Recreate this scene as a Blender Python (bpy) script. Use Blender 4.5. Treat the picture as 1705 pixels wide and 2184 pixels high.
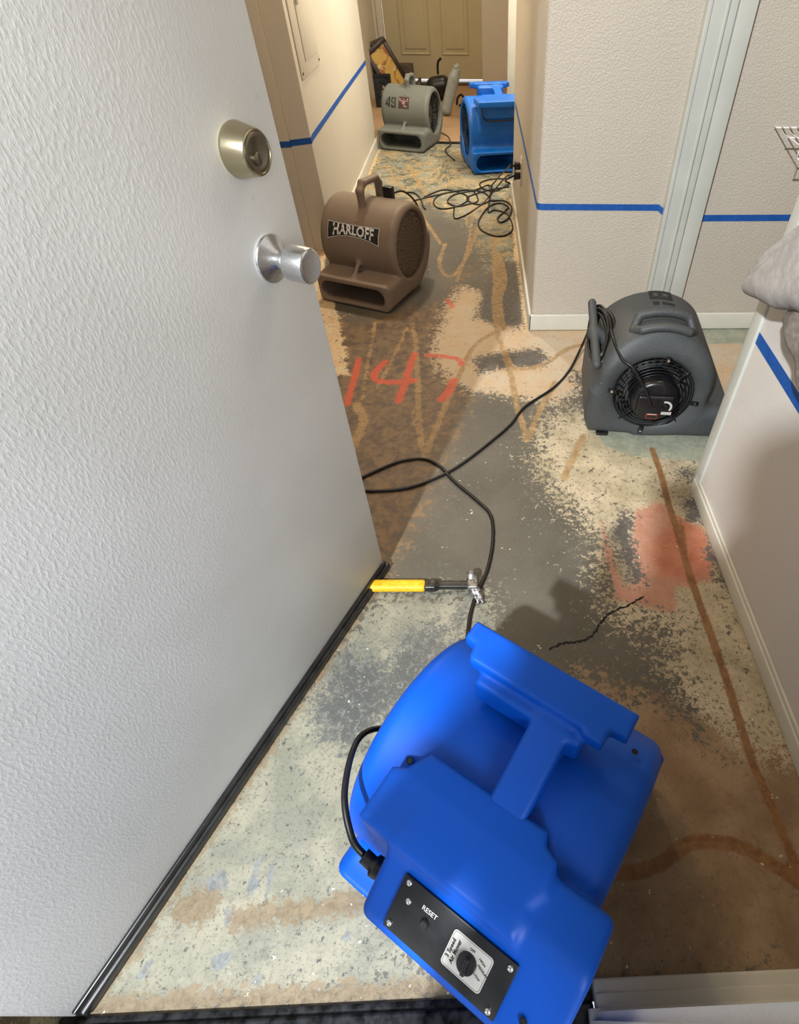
import bpy, bmesh, math, random
import numpy as np
from mathutils import Vector, Matrix
random.seed(4)
for o in list(bpy.data.objects): bpy.data.objects.remove(o, do_unlink=True)
SC=bpy.context.scene; COL=SC.collection
rad=math.radians
# ------------------------------------------------------------------ camera
PP=np.array([1075.,1092.]); VF=np.array([1012.,-182.]); VN=np.array([1055.,2168.]); HC=1.2
FP=float(np.sqrt(-np.dot(VF-PP,VN-PP)))
def _n(v): return v/np.linalg.norm(v)
cF=_n(np.array([*(VF-PP),FP])); cD=_n(np.array([*(VN-PP),FP])); cR=np.cross(cD,cF)
cam=bpy.data.cameras.new('camera'); camo=bpy.data.objects.new('camera',cam); COL.objects.link(camo)
# rows of world axes seen by the camera
r=cR; fw=cF; dn=cD
right=Vector((r[0],fw[0],-dn[0])); down=Vector((r[1],fw[1],-dn[1])); look=Vector((r[2],fw[2],-dn[2]))
M=Matrix((( right.x,-down.x,-look.x,0),(right.y,-down.y,-look.y,0),(right.z,-down.z,-look.z,HC),(0,0,0,1)))
camo.matrix_world=M
cam.sensor_fit='VERTICAL'; cam.sensor_height=24.0; cam.lens=24.0*FP/2184.0
cam.shift_x=(852.5-PP[0])/2184.0; cam.shift_y=(PP[1]-1092.0)/2184.0
cam.clip_start=0.02; cam.clip_end=60
SC.camera=camo
def ray(u,v):
    d=np.array([u-PP[0],v-PP[1],FP]); return np.array([d@cR,d@cF,-(d@cD)])
def fl(u,v,z=0.):
    q=ray(u,v); t=(z-HC)/q[2]; return (float(q[0]*t),float(q[1]*t),z)
# ------------------------------------------------------------------ light
SC.view_settings.view_transform='Standard'; SC.view_settings.look='None'
SC.view_settings.gamma=1.0; SC.view_settings.exposure=0.06; SC.view_settings.use_curve_mapping=False
W=bpy.data.worlds.new('world'); SC.world=W; W.use_nodes=True
W.node_tree.nodes['Background'].inputs[0].default_value=(0.92,0.96,1.0,1); W.node_tree.nodes['Background'].inputs[1].default_value=0.8
def area(name,loc,target,sx,sy,power,color,shape='RECTANGLE'):
    l=bpy.data.lights.new(name,'AREA'); l.shape=shape; l.size=sx; l.size_y=sy; l.energy=power; l.color=color
    o=bpy.data.objects.new(name,l); COL.objects.link(o); o.location=loc
    o.rotation_euler=(Vector(target)-Vector(loc)).to_track_quat('-Z','Y').to_euler(); return o
area('daylight',(-0.95,-1.4,2.55),(0.1,0.9,0.0),0.09,0.09,180,(0.93,0.97,1.0),'DISK')
area('sky_daylight',(0.75,-2.3,1.8),(-0.3,0.8,0.5),1.3,1.4,72,(0.95,0.975,1.0))
area('hall_lamp_light',(-0.42,3.55,2.36),(-0.42,3.55,0),0.14,0.14,27,(1.0,0.84,0.64),'DISK')
area('far_lamp_light',(-0.35,6.1,2.36),(-0.35,6.1,0),0.3,0.3,11,(1.0,0.84,0.62),'DISK')
area('entry_lamp_light',(-0.75,1.75,2.36),(-0.75,1.75,0),0.4,0.4,14,(1.0,0.76,0.50),'DISK')
area('passage_light',(0.57,4.36,1.55),(-0.77,4.2,0.6),0.5,0.9,58,(1.0,0.96,0.84))  # unseen source in the side passage, with no window behind it
area('side_lamp_light',(1.15,1.6,2.36),(1.1,1.7,0),0.4,0.4,7,(1.0,0.84,0.68),'DISK')
# ------------------------------------------------------------------ helpers: materials
class NB:
    def __init__(s,name,rough=0.6,metal=0.0,spec=0.5):
        s.m=bpy.data.materials.new(name); s.m.use_nodes=True; s.t=s.m.node_tree; s.b=s.t.nodes['Principled BSDF']
        s.b.inputs['Roughness'].default_value=rough; s.b.inputs['Metallic'].default_value=metal
        s.b.inputs['Specular IOR Level'].default_value=spec
        s.co=s.t.nodes.new('ShaderNodeNewGeometry').outputs['Position']
        s.ob=s.t.nodes.new('ShaderNodeTexCoord').outputs['Object']
    def set(s,k,v):
        if isinstance(v,(int,float)): s.b.inputs[k].default_value=v
        elif isinstance(v,tuple): s.b.inputs[k].default_value=(*v,1) if len(v)==3 else v
        else: s.t.links.new(v,s.b.inputs[k])
    def put(s,sock,v):
        if isinstance(v,(int,float)): sock.default_value=v
        elif isinstance(v,tuple): sock.default_value=(*v,1) if (len(v)==3 and len(sock.default_value)==4) else v
        else: s.t.links.new(v,sock)
    def math(s,op,a,b=0.0,c=None,clamp=False):
        n=s.t.nodes.new('ShaderNodeMath'); n.operation=op; n.use_clamp=clamp
        s.put(n.inputs[0],a); s.put(n.inputs[1],b)
        if c is not None: s.put(n.inputs[2],c)
        return n.outputs[0]
    def noise(s,scale,detail=4,rough=0.55,vec=None,dist=0.0,off=None,stretch=None):
        n=s.t.nodes.new('ShaderNodeTexNoise'); n.inputs['Scale'].default_value=scale; n.inputs['Detail'].default_value=detail
        n.inputs['Roughness'].default_value=rough; n.inputs['Distortion'].default_value=dist
        v=vec if vec is not None else s.co
        if off or stretch:
            mp=s.t.nodes.new('ShaderNodeMapping'); s.t.links.new(v,mp.inputs[0])
            if off: mp.inputs['Location'].default_value=off
            if stretch: mp.inputs['Scale'].default_value=stretch
            v=mp.outputs[0]
        s.t.links.new(v,n.inputs['Vector']); return n.outputs[0]
    def voro(s,scale,vec=None,feature='F1'):
        n=s.t.nodes.new('ShaderNodeTexVoronoi'); n.inputs['Scale'].default_value=scale; n.feature=feature
        s.t.links.new(vec if vec is not None else s.co,n.inputs['Vector']); return n.outputs[0]
    def step(s,v,lo,hi):
        n=s.t.nodes.new('ShaderNodeMapRange'); n.interpolation_type='SMOOTHSTEP'; n.clamp=True
        s.put(n.inputs[0],v); n.inputs[1].default_value=lo; n.inputs[2].default_value=hi; return n.outputs[0]
    def mix(s,f,a,b):
        n=s.t.nodes.new('ShaderNodeMix'); n.data_type='RGBA'; n.clamp_factor=True
        s.put(n.inputs[0],f); s.put(n.inputs[6],a); s.put(n.inputs[7],b); return n.outputs[2]
    def attr(s,name):
        n=s.t.nodes.new('ShaderNodeAttribute'); n.attribute_name=name; return n.outputs['Fac']
    def bump(s,h,strength=0.3,dist=0.002):
        n=s.t.nodes.new('ShaderNodeBump'); n.inputs['Strength'].default_value=strength; n.inputs['Distance'].default_value=dist
        s.t.links.new(h,n.inputs['Height']); s.t.links.new(n.outputs[0],s.b.inputs['Normal'])
def lin(r,g,b):
    f=lambda c:(c/255/12.92) if c/255<=0.04045 else ((c/255+0.055)/1.055)**2.4
    return (f(r),f(g),f(b))
def simple(name,col,rough=0.5,metal=0.0,spec=0.5,var=0.06,scale=30,bump=0.0,bscale=300,bd=0.001,obj=True):
    m=NB(name,rough,metal,spec); v=m.ob if obj else m.co
    nz=m.noise(scale,5,vec=v)
    d=tuple(c*(1-var*2.2) for c in col); l=tuple(min(1,c*(1+var)) for c in col)
    m.set('Base Color',m.mix(m.step(nz,0.3,0.7),d,l))
    if bump: m.bump(m.noise(bscale,3,vec=v),bump,bd)
    return m.m
def paintwall(name,col,bscale=230,bump=0.35,bd=0.0016):
    m=NB(name,0.62,0,0.35)
    a=m.noise(3.0,4,off=(3,1,2)); b=m.noise(45,3)
    c=m.mix(m.step(a,0.3,0.75),tuple(x*0.955 for x in col),col)
    m.set('Base Color',m.mix(m.math('MULTIPLY',m.step(b,0.62,0.85),0.10),c,tuple(x*0.8 for x in col)))
    m.bump(m.step(m.noise(bscale,3,0.5),0.35,0.68),bump,bd); return m.m
# ------------------------------------------------------------------ helpers: objects
def link(o,parent=None):
    COL.objects.link(o)
    if parent: o.parent=parent
    return o
def mesh(name,verts,faces,mat,parent=None,smooth=False):
    me=bpy.data.meshes.new(name); me.from_pydata([tuple(v) for v in verts],[],[tuple(f) for f in faces]); me.update()
    if mat: me.materials.append(mat)
    if smooth: me.shade_smooth() if hasattr(me,'shade_smooth') else [setattr(p,'use_smooth',True) for p in me.polygons]
    return link(bpy.data.objects.new(name,me),parent)
def from_bm(name,bm,mat,parent=None,smooth=False,auto=None):
    bmesh.ops.recalc_face_normals(bm,faces=bm.faces)
    me=bpy.data.meshes.new(name); bm.to_mesh(me); bm.free(); me.materials.append(mat)
    if smooth:
        for p in me.polygons: p.use_smooth=True
        if auto:
            try: me.set_sharp_from_angle(angle=rad(auto))
            except Exception: pass
    return link(bpy.data.objects.new(name,me),parent)
def bm_box(bm,lo,hi,bev=0.0,seg=2,mtx=None):
    b=bmesh.new(); bmesh.ops.create_cube(b,size=1.0)
    for v in b.verts:
        v.co=Vector([(lo[i]+hi[i])/2+v.co[i]*(hi[i]-lo[i]) for i in range(3)])
    if bev: bmesh.ops.bevel(b,geom=b.edges[:],offset=bev,segments=seg,affect='EDGES',profile=0.5)
    if mtx: bmesh.ops.transform(b,matrix=mtx,verts=b.verts)
    me=bpy.data.meshes.new('tmp'); b.to_mesh(me); b.free(); bm.from_mesh(me); bpy.data.meshes.remove(me)
def box(name,lo,hi,mat,parent=None,bev=0.0,seg=2,mtx=None):
    bm=bmesh.new(); bm_box(bm,lo,hi,bev,seg,mtx); return from_bm(name,bm,mat,parent,bev>0,35)
def catmull(pts,n=8):
    P=[Vector(p) for p in pts]; P=[P[0]*2-P[1]]+P+[P[-1]*2-P[-2]]; out=[]
    for i in range(1,len(P)-2):
        for k in range(n):
            t=k/n; a,b,c,d=P[i-1:i+3]
            out.append(0.5*((2*b)+(c-a)*t+(2*a-5*b+4*c-d)*t*t+(3*b-a-3*c+d)*t**3))
    out.append(P[-2]); return out
def tube_geo(pts,rr,sides=10,closed=False):
    pts=[Vector(p) for p in pts]; n=len(pts); V=[];F=[]; up=Vector((0,0,1)); prev=None
    for i,p in enumerate(pts):
        a=pts[(i-1)%n] if (closed or i>0) else p; b=pts[(i+1)%n] if (closed or i<n-1) else p
        t=(b-a).normalized()
        if prev is None:
            x=t.orthogonal().normalized()
        else: x=(prev-t*prev.dot(t)).normalized()
        prev=x; y=t.cross(x); q=rr[i] if isinstance(rr,(list,tuple)) else rr
        for k in range(sides):
            an=2*math.pi*k/sides; V.append(p+x*(q*math.cos(an))+y*(q*math.sin(an)))
    m=n if closed else n-1
    for i in range(m):
        for k in range(sides):
            j=(i+1)%n; F.append((i*sides+k,i*sides+(k+1)%sides,j*sides+(k+1)%sides,j*sides+k))
    if not closed:
        F.append(tuple(range(sides))[::-1]); F.append(tuple((n-1)*sides+k for k in range(sides)))
    return V,F
def tube(name,pts,rr,mat,parent=None,sides=10,smooth=8,closed=False):
    if smooth: pts=catmull(pts,smooth)
    V,F=tube_geo(pts,rr,sides,closed); return mesh(name,V,F,mat,parent,True)
def tubes(name,lst,mat,parent=None,sides=8,smooth=0):
    V=[];F=[]
    for pts,rr,*cl in lst:
        if smooth: pts=catmull(pts,smooth)
        v,f=tube_geo(pts,rr,sides,bool(cl and cl[0])); o=len(V); V+=v; F+=[tuple(i+o for i in q) for q in f]
    return mesh(name,V,F,mat,parent,True)
def lathe(name,prof,mat,parent=None,mtx=None,seg=48,smooth=True,auto=40):
    # profile (radius, height) about local z
    bm=bmesh.new(); rings=[]
    for r_,h_ in prof:
        rings.append([bm.verts.new((r_*math.cos(2*math.pi*k/seg),r_*math.sin(2*math.pi*k/seg),h_)) for k in range(seg)] if r_>1e-6 else [bm.verts.new((0,0,h_))])
    for a,b in zip(rings,rings[1:]):
        for k in range(seg):
            k2=(k+1)%seg
            if len(a)==1 and len(b)>1: bm.faces.new((a[0],b[k],b[k2]))
            elif len(b)==1 and len(a)>1: bm.faces.new((a[k],a[k2],b[0]))
            elif len(a)>1: bm.faces.new((a[k],a[k2],b[k2],b[k]))
    if mtx: bmesh.ops.transform(bm,matrix=mtx,verts=bm.verts)
    return from_bm(name,bm,mat,parent,smooth,auto)
def empty(name,loc,rz=0):
    o=bpy.data.objects.new(name,None); o.empty_display_size=0.05; COL.objects.link(o); o.location=loc; o.rotation_euler=(0,0,rz); return o
def tag(o,label=None,cat=None,group=None,kind=None):
    if label: o['label']=label
    if cat: o['category']=cat
    if group: o['group']=group
    if kind: o['kind']=kind
    return o
def struct(o,label=None,cat=None): return tag(o,label,cat,kind='structure')
def frame(x,y,z,o):
    x,y,z,o=Vector(x),Vector(y),Vector(z),Vector(o)
    return Matrix(((x.x,y.x,z.x,o.x),(x.y,y.y,z.y,o.y),(x.z,y.z,z.z,o.z),(0,0,0,1)))
def textmesh(name,s,size,mat,parent=None,fn=None,spacing=1.0,sx=1.0,bold=0.0,depth=0.0004):
    cu=bpy.data.curves.new('txt','FONT'); cu.body=s; cu.size=size; cu.align_x='CENTER'; cu.align_y='CENTER'
    cu.space_character=spacing; cu.extrude=depth; cu.offset=bold; cu.resolution_u=4
    t=bpy.data.objects.new('txt',cu); COL.objects.link(t); bpy.context.view_layer.update()
    me=bpy.data.meshes.new_from_object(t.evaluated_get(bpy.context.evaluated_depsgraph_get()))
    bpy.data.objects.remove(t,do_unlink=True); bpy.data.curves.remove(cu)
    for v in me.vertices:
        v.co.x*=sx
        if fn: v.co=Vector(fn(v.co.x,v.co.y,v.co.z))
    me.name=name; me.materials.clear(); me.materials.append(mat)
    return link(bpy.data.objects.new(name,me),parent)
# ------------------------------------------------------------------ helpers: rounded solids from distance fields
def surf(fn,lo,hi,h):
    nx,ny,nz=[int(math.ceil((hi[i]-lo[i])/h))+1 for i in range(3)]
    X=(lo[0]+h*np.arange(nx,dtype=np.float32))[:,None,None]; Y=(lo[1]+h*np.arange(ny,dtype=np.float32))[None,:,None]; Z=(lo[2]+h*np.arange(nz,dtype=np.float32))[None,None,:]
    D=np.ascontiguousarray(np.broadcast_to(fn(X,Y,Z),(nx,ny,nz))).astype(np.float32)
    D[0]=D[-1]=1; D[:,0]=D[:,-1]=1; D[:,:,0]=D[:,:,-1]=1
    S=D<0
    acc=np.zeros((nx-1,ny-1,nz-1,3),np.float32); cnt=np.zeros((nx-1,ny-1,nz-1),np.float32)
    corners=[(i,j,k) for i in (0,1) for j in (0,1) for k in (0,1)]
    def sl(A,c): return A[c[0]:nx-1+c[0],c[1]:ny-1+c[1],c[2]:nz-1+c[2]]
    for a in corners:
        for ax in range(3):
            if a[ax]==0:
                b=list(a); b[ax]=1; b=tuple(b)
                da,db=sl(D,a),sl(D,b); cr=sl(S,a)!=sl(S,b)
                if not cr.any(): continue
                t=np.where(cr,da/np.where(cr,da-db,1),0)
                for q in range(3):
                    acc[...,q]+=np.where(cr,a[q]+(t if q==ax else 0),0)
                cnt+=cr
    act=cnt>0; idx=-np.ones(act.shape,np.int64); ii=np.argwhere(act); idx[act]=np.arange(len(ii))
    V=(ii+acc[act]/cnt[act][:,None])*h+np.array(lo)
    F=[]
    for ax in range(3):
        s0=[slice(None)]*3; s1=[slice(None)]*3; s0[ax]=slice(0,-1); s1[ax]=slice(1,None)
        cr=S[tuple(s0)]!=S[tuple(s1)]; e=np.argwhere(cr)
        o1,o2=[q for q in range(3) if q!=ax]
        e=e[(e[:,o1]>0)&(e[:,o2]>0)&(e[:,o1]<act.shape[o1])&(e[:,o2]<act.shape[o2])]
        inside=S[e[:,0],e[:,1],e[:,2]]
        def g(d1,d2):
            c=e.copy(); c[:,o1]+=d1; c[:,o2]+=d2; return idx[c[:,0],c[:,1],c[:,2]]
        q=np.stack([g(-1,-1),g(0,-1),g(0,0),g(-1,0)],1)
        flip=inside if ax!=1 else ~inside
        q[~flip]=q[~flip][:,::-1]; F.append(q)
    return V,np.concatenate(F)
def solid(name,fn,lo,hi,h,mat,parent=None):
    V,F=surf(fn,lo,hi,h)
    me=bpy.data.meshes.new(name); me.vertices.add(len(V)); me.vertices.foreach_set('co',V.astype(np.float32).ravel())
    me.loops.add(F.size); me.loops.foreach_set('vertex_index',F.astype(np.int32).ravel())
    me.polygons.add(len(F)); me.polygons.foreach_set('loop_start',np.arange(0,F.size,4,dtype=np.int32)); me.polygons.foreach_set('loop_total',np.full(len(F),4,np.int32))
    me.update(calc_edges=True); me.validate(); me.materials.append(mat)
    me.polygons.foreach_set('use_smooth',np.ones(len(me.polygons),bool))
    return link(bpy.data.objects.new(name,me),parent)
mx=np.maximum; mn=np.minimum
def smin(a,b,k):
    hh=np.clip(0.5+0.5*(b-a)/k,0,1); return b+(a-b)*hh-k*hh*(1-hh)
def smax(a,b,k): return -smin(-a,-b,k)
def sbox(X,Y,Z,lo,hi,r=0.0):
    q=[np.abs(A-(lo[i]+hi[i])/2)-((hi[i]-lo[i])/2-r) for i,A in enumerate((X,Y,Z))]
    return np.sqrt(mx(q[0],0)**2+mx(q[1],0)**2+mx(q[2],0)**2)+mn(mx(q[0],mx(q[1],q[2])),0)-r
def scap(X,Y,Z,a,b,r):
    a=np.array(a,float); b=np.array(b,float); d=b-a; L=float(d@d)
    t=np.clip(((X-a[0])*d[0]+(Y-a[1])*d[1]+(Z-a[2])*d[2])/L,0,1)
    return np.sqrt((X-a[0]-t*d[0])**2+(Y-a[1]-t*d[1])**2+(Z-a[2]-t*d[2])**2)-r
def spoly(A,B,pts):
    A,B=np.broadcast_arrays(A,B); d=np.full(A.shape,1e9); s=np.ones(A.shape); n=len(pts)
    for i in range(n):
        x0,y0=pts[i]; x1,y1=pts[i-1]; ex,ey=x1-x0,y1-y0; wx,wy=A-x0,B-y0
        t=np.clip((wx*ex+wy*ey)/(ex*ex+ey*ey),0,1); d=mn(d,(wx-ex*t)**2+(wy-ey*t)**2)
        c1=B>=y0; c2=B<y1; c3=ex*wy>ey*wx; allc=(c1&c2&c3)|(~c1&~c2&~c3); s=np.where(allc,-s,s)
    return s*np.sqrt(d)
def extr(d2,q,half,r):
    a=d2+r; b=np.abs(q)-half+r
    return mn(mx(a,b),0)+np.sqrt(mx(a,0)**2+mx(b,0)**2)-r
# ------------------------------------------------------------------ materials
M_wall=paintwall('wall_paint',lin(196,187,173),bump=0.6,bscale=170)
M_wall2=paintwall('wall_paint_smooth',lin(212,203,186),bump=0.2)
M_wallr=paintwall('wall_paint_white',lin(208,203,197),bump=0.2)
M_trim=simple('trim_paint',lin(206,203,190),0.38,bump=0.08,bscale=60,obj=False,var=0.03,scale=8)
M_trimg=simple('casing_paint',lin(196,198,190),0.4,bump=0.06,bscale=50,obj=False,var=0.03,scale=6)
M_ceil=paintwall('ceiling_paint',lin(225,222,214))
def door_mat():
    m=NB('door_paint',0.5,0,0.4)
    a=m.noise(4,4); sp=m.noise(60,3,off=(5,5,5))
    c=m.mix(m.step(a,0.3,0.7),lin(218,218,214),lin(226,226,223))
    c=m.mix(m.math('MULTIPLY',m.step(sp,0.68,0.8),0.25),c,lin(160,160,160)); m.set('Base Color',c)
    h=m.step(m.noise(190,3,0.5,vec=m.ob,off=(0,0,0),stretch=(1.3,1.3,0.6)),0.38,0.75); m.bump(h,0.22,0.0008); return m.m
M_door=door_mat()
M_door2=simple('far_door_paint',lin(188,176,142),0.5,var=0.03,scale=4)
M_rubber=simple('black_rubber',(0.012,0.012,0.013),0.35,spec=0.6,var=0.3,scale=40)
M_black=simple('black_plastic',(0.008,0.008,0.010),0.33,spec=0.5,var=0.2,scale=60)
M_cord=simple('cord_rubber',(0.006,0.006,0.007),0.38,spec=0.5,var=0.2,scale=60)
M_dark=simple('duct_interior',(0.006,0.006,0.008),0.8,var=0.2)
def brushed(name,col,rough,stretch):
    m=NB(name,rough,1.0); nz=m.noise(60,4,0.6,vec=m.ob,stretch=stretch)
    m.set('Base Color',m.mix(nz,tuple(c*0.9 for c in col),col)); m.set('Roughness',m.math('MULTIPLY_ADD',nz,0.08,rough-0.03)); m.bump(nz,0.015,0.0002); return m.m
M_steel=brushed('satin_chrome',(0.66,0.67,0.69),0.26,(1,1,12))
M_brass=brushed('aged_brass',(0.50,0.44,0.30),0.22,(1,1,10))
M_brassd=brushed('dark_brass',(0.22,0.19,0.14),0.34,(1,1,1))
M_screw=simple('screw_steel',(0.75,0.75,0.76),0.2,1.0,var=0.1)
def plastic(name,col,rough=0.4,speck=None,dust=0.0,dustc=(0.5,0.48,0.45)):
    m=NB(name,rough,0,0.45); c=m.mix(m.step(m.noise(9,5,vec=m.ob),0.3,0.7),tuple(x*0.93 for x in col),col)
    if speck: c=m.mix(m.math('MULTIPLY',m.step(m.noise(420,2,vec=m.ob,off=(3,3,3)),0.56,0.66),0.45),c,speck)
    if dust: 
        c=m.mix(m.math('MULTIPLY',m.step(m.noise(14,7,0.65,vec=m.ob,off=(9,1,4)),0.5,0.75),dust),c,dustc)
        c=m.mix(m.math('MULTIPLY',m.step(m.noise(95,4,0.6,vec=m.ob,off=(1,8,4)),0.73,0.76),0.8),c,(0.7,0.68,0.62))
    m.set('Base Color',c); m.bump(m.noise(500,2,vec=m.ob),0.12,0.0006); return m.m
M_blue=plastic('blue_plastic',(0.0,0.080,0.52),0.44); M_blue.node_tree.nodes['Principled BSDF'].inputs['Specular IOR Level'].default_value=0.28
M_bluef=plastic('dusty_blue_plastic',(0.0,0.115,0.50),0.42,dust=0.08)
M_taupe=plastic('taupe_plastic',(0.215,0.16,0.12),0.5,dust=0.10,dustc=(0.4,0.34,0.28))
M_grey=plastic('dusty_grey_plastic',(0.135,0.145,0.13),0.6,speck=(0.23,0.22,0.20),dust=0.3,dustc=(0.27,0.265,0.23))
M_slate=plastic('slate_grey_plastic',(0.056,0.062,0.064),0.55,speck=(0.13,0.13,0.125),dust=0.10,dustc=(0.15,0.13,0.11))
M_tape=simple('blue_tape',(0.006,0.085,0.36),0.55,var=0.08,scale=60,bump=0.1,bscale=200)
M_white=simple('white_plastic',(0.75,0.75,0.72),0.4)
M_label=simple('silver_label',(0.52,0.51,0.48),0.45,var=0.04)
M_ink=simple('black_ink',(0.012,0.012,0.012),0.6)
M_inkw=simple('white_ink',(0.72,0.72,0.72),0.6)
M_red=simple('red_ink',(0.5,0.04,0.02),0.5)
M_maroon=simple('maroon_print',(0.07,0.025,0.02),0.5,var=0.4,scale=90)
M_print=simple('faded_print',(0.35,0.25,0.22),0.6,var=0.4,scale=120)
M_yellow=simple('yellow_grip',(0.85,0.50,0.015),0.5,var=0.10,scale=120,bump=0.2)
M_iron=simple('worn_steel',(0.33,0.31,0.30),0.42,0.75,var=0.3,scale=120,bump=0.2)
M_filter=simple('dusty_filter_foam',(0.16,0.12,0.085),0.95,var=0.35,scale=160,bump=0.8,bscale=900,bd=0.002)
M_wood=simple('dark_wood',(0.035,0.018,0.010),0.4,var=0.3,scale=30)
M_wood2=simple('brown_wood',(0.09,0.055,0.03),0.5,var=0.3,scale=30)
M_cardb=simple('cardboard',(0.30,0.20,0.11),0.8)
M_wire=simple('white_wire',(0.78,0.78,0.76),0.35)
M_alu=simple('dark_metal',(0.03,0.032,0.035),0.4,0.6,var=0.5,scale=60)
def cloth_mat():
    m=NB('fleece_cloth',0.95,0,0.1); c=m.mix(m.step(m.noise(40,6,0.7,vec=m.ob),0.35,0.7),(0.42,0.395,0.38),(0.55,0.53,0.51))
    m.set('Base Color',c); m.bump(m.noise(380,4,0.7,vec=m.ob),0.8,0.003); return m.m
M_fleece=cloth_mat()
M_fleeced=simple('taupe_cloth',(0.22,0.185,0.155),0.95,var=0.15,scale=70,bump=0.5,bscale=400,bd=0.002)
def bag_mat():
    m=NB('clear_bag',0.25,0,0.5); m.set('Base Color',m.mix(m.noise(30,4,vec=m.ob),(0.28,0.30,0.29),(0.5,0.53,0.52))); m.bump(m.noise(35,4,vec=m.ob,stretch=(1,1,0.3)),0.7,0.01)
    m.set('Transmission Weight',0.25); return m.m
M_bag=bag_mat()
# ------------------------------------------------------------------ floor
def carpet_mat():
    m=NB('carpet_pile',0.98,0,0.1); a=m.noise(220,4,0.7); b=m.noise(5,3)
    c=m.mix(m.step(a,0.3,0.7),lin(150,118,88),lin(205,172,136)); c=m.mix(m.math('MULTIPLY',m.step(b,0.4,0.7),0.35),c,lin(150,125,98)); m.set('Base Color',c)
    m.bump(a,0.9,0.006); return m.m
M_carpet=carpet_mat()
FX0,FX1,FY0,FY1,FH=-2.2,2.3,0.012,4.98,0.011
gx=np.arange(FX0,FX1+FH,FH); gy=np.arange(FY0,FY1+FH*0.5,FH); GX,GY=np.meshgrid(gx,gy,indexing='ij')
def to2(pts): return [fl(*p)[:2] for p in pts]
def fpoly(*polys):
    d=np.full(GX.shape,9.0)
    for p in polys: d=mn(d,spoly(GX,GY,to2(p)))
    return np.clip(-d,-0.4,0.4)
def fline(*lines):
    out=np.full(GX.shape,-0.4)
    for w,pts in lines:
        q=[Vector((*a,0)) for a in to2(pts)]; q=catmull(q,4)
        for a,b in zip(q,q[1:]):
            ex,ey=b.x-a.x,b.y-a.y; L=ex*ex+ey*ey+1e-9; t=np.clip(((GX-a.x)*ex+(GY-a.y)*ey)/L,0,1)
            out=mx(out,w/2-np.sqrt((GX-a.x-t*ex)**2+(GY-a.y-t*ey)**2))
    return out
ATT={}
ATT['brown']=fpoly([(640,640),(760,690),(950,640),(1010,560),(960,640),(1000,830),(985,900),(930,1010),(880,1130),(820,1230),(640,1230)])
ATT['hall']=fpoly([(700,300),(1300,300),(1094,420),(1112,560),(1060,600),(1000,480),(900,430),(700,520)])
ATT['creamA']=fpoly([(955,650),(985,610),(1045,625),(1050,690),(1108,700),(1118,640),(1240,690),(2400,690),(2400,905),(1420,905),(1250,800),(1215,790),(1235,830),(1190,868),(1110,850),(1000,832),(945,800),(920,755),(935,705)])
ATT['edge']=fpoly([(1094,405),(1112,520),(1140,705),(1118,705),(1098,560),(1088,430)],[(600,700),(640,640),(650,480),(780,330),(812,318),(770,420),(690,560),(720,660),(745,800),(700,800)])
ATT['creamB']=fpoly([(1165,915),(1215,880),(1300,900),(1500,930),(1500,1050),(1700,1560),(1760,1700),(1600,1700),(1520,1560),(1445,1420),(1448,1320),(1330,1310),(1300,1200),(1285,1130),(1210,1060),(1160,990)])
ATT['creamC']=fpoly([(800,1275),(900,1262),(1030,1262),(1060,1300),(1030,1345),(985,1400),(960,1500),(900,1700),(860,1990),(1010,2150),(0,2250),(560,1560)])
ATT['greyC']=fpoly([(735,1385),(820,1420),(880,1350),(930,1325),(960,1350),(950,1400),(900,1460),(800,1560),(740,1600),(700,1560),(660,1520)],[(985,1275),(1005,1280),(985,1350),(960,1390),(940,1390)])
ATT['tanD']=fpoly([(1060,1520),(1240,1440),(1400,1490),(1440,1520),(1560,1590),(1760,1640),(1900,2120),(1100,2160),(1200,1800)])
ATT['pink']=fpoly([(1352,1090),(1410,1068),(1440,1098),(1500,1122),(1525,1180),(1520,1238),(1445,1255),(1440,1308),(1316,1278),(1295,1190),(1283,1118),(1302,1160),(1330,1255),(1352,1240),(1345,1150)])
ATT['red']=fpoly([(1398,1150),(1450,1105),(1505,1135),(1528,1205),(1482,1242),(1410,1228),(1386,1190)])
ATT['green']=fpoly([(1262,905),(1290,890),(1340,920),(1510,930),(1500,985),(1410,978),(1345,972),(1290,950)],[(1480,700),(1640,700),(1640,730),(1480,735)])
ATT['dark']=fpoly([(1012,762),(1065,752),(1150,742),(1172,765),(1150,785),(1090,783),(1018,796)],[(1445,1005),(1475,1000),(1480,1018),(1455,1022)],[(1060,560),(1105,560),(1112,690),(1065,690),(1015,680),(1030,620)],[(1330,1090),(1355,1105),(1345,1150),(1375,1240),(1345,1240),(1300,1130)],[(1450,1060),(1490,1065),(1500,1110),(1470,1110)],[(1515,1150),(1560,1260),(1535,1240),(1505,1170)])
ATT['ochre']=fline((0.020,[(880,690),(890,760),(893,880),(902,960)]),(0.020,[(912,962),(935,900),(980,800),(1010,740),(1045,715),(1062,706)]),
  (0.022,[(1052,500),(1056,600),(1060,700),(1085,780),(1105,870),(1124,938)]),(0.022,[(1126,938),(1150,880),(1185,815)]),
  (0.020,[(1078,752),(1100,786),(1160,777),(1210,745),(1262,730)]),(0.020,[(950,520),(938,560),(952,588),(975,580),(1008,520),(1040,420)]),
  (0.024,[(1245,930),(1212,1000),(1205,1020)]),(0.014,[(800,690),(788,760),(772,850)]),(0.014,[(868,700),(840,760),(806,826)]),
  (0.05,[(1062,545),(1072,600),(1060,640),(1068,700)]),(0.03,[(870,350),(900,400),(930,440)]),(0.02,[(820,350),(880,430),(940,520)]),(0.015,[(1010,430),(1000,520),(975,600)]),
  (0.012,[(905,975),(880,880)]),(0.03,[(760,860),(775,900),(750,960)]))
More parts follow.
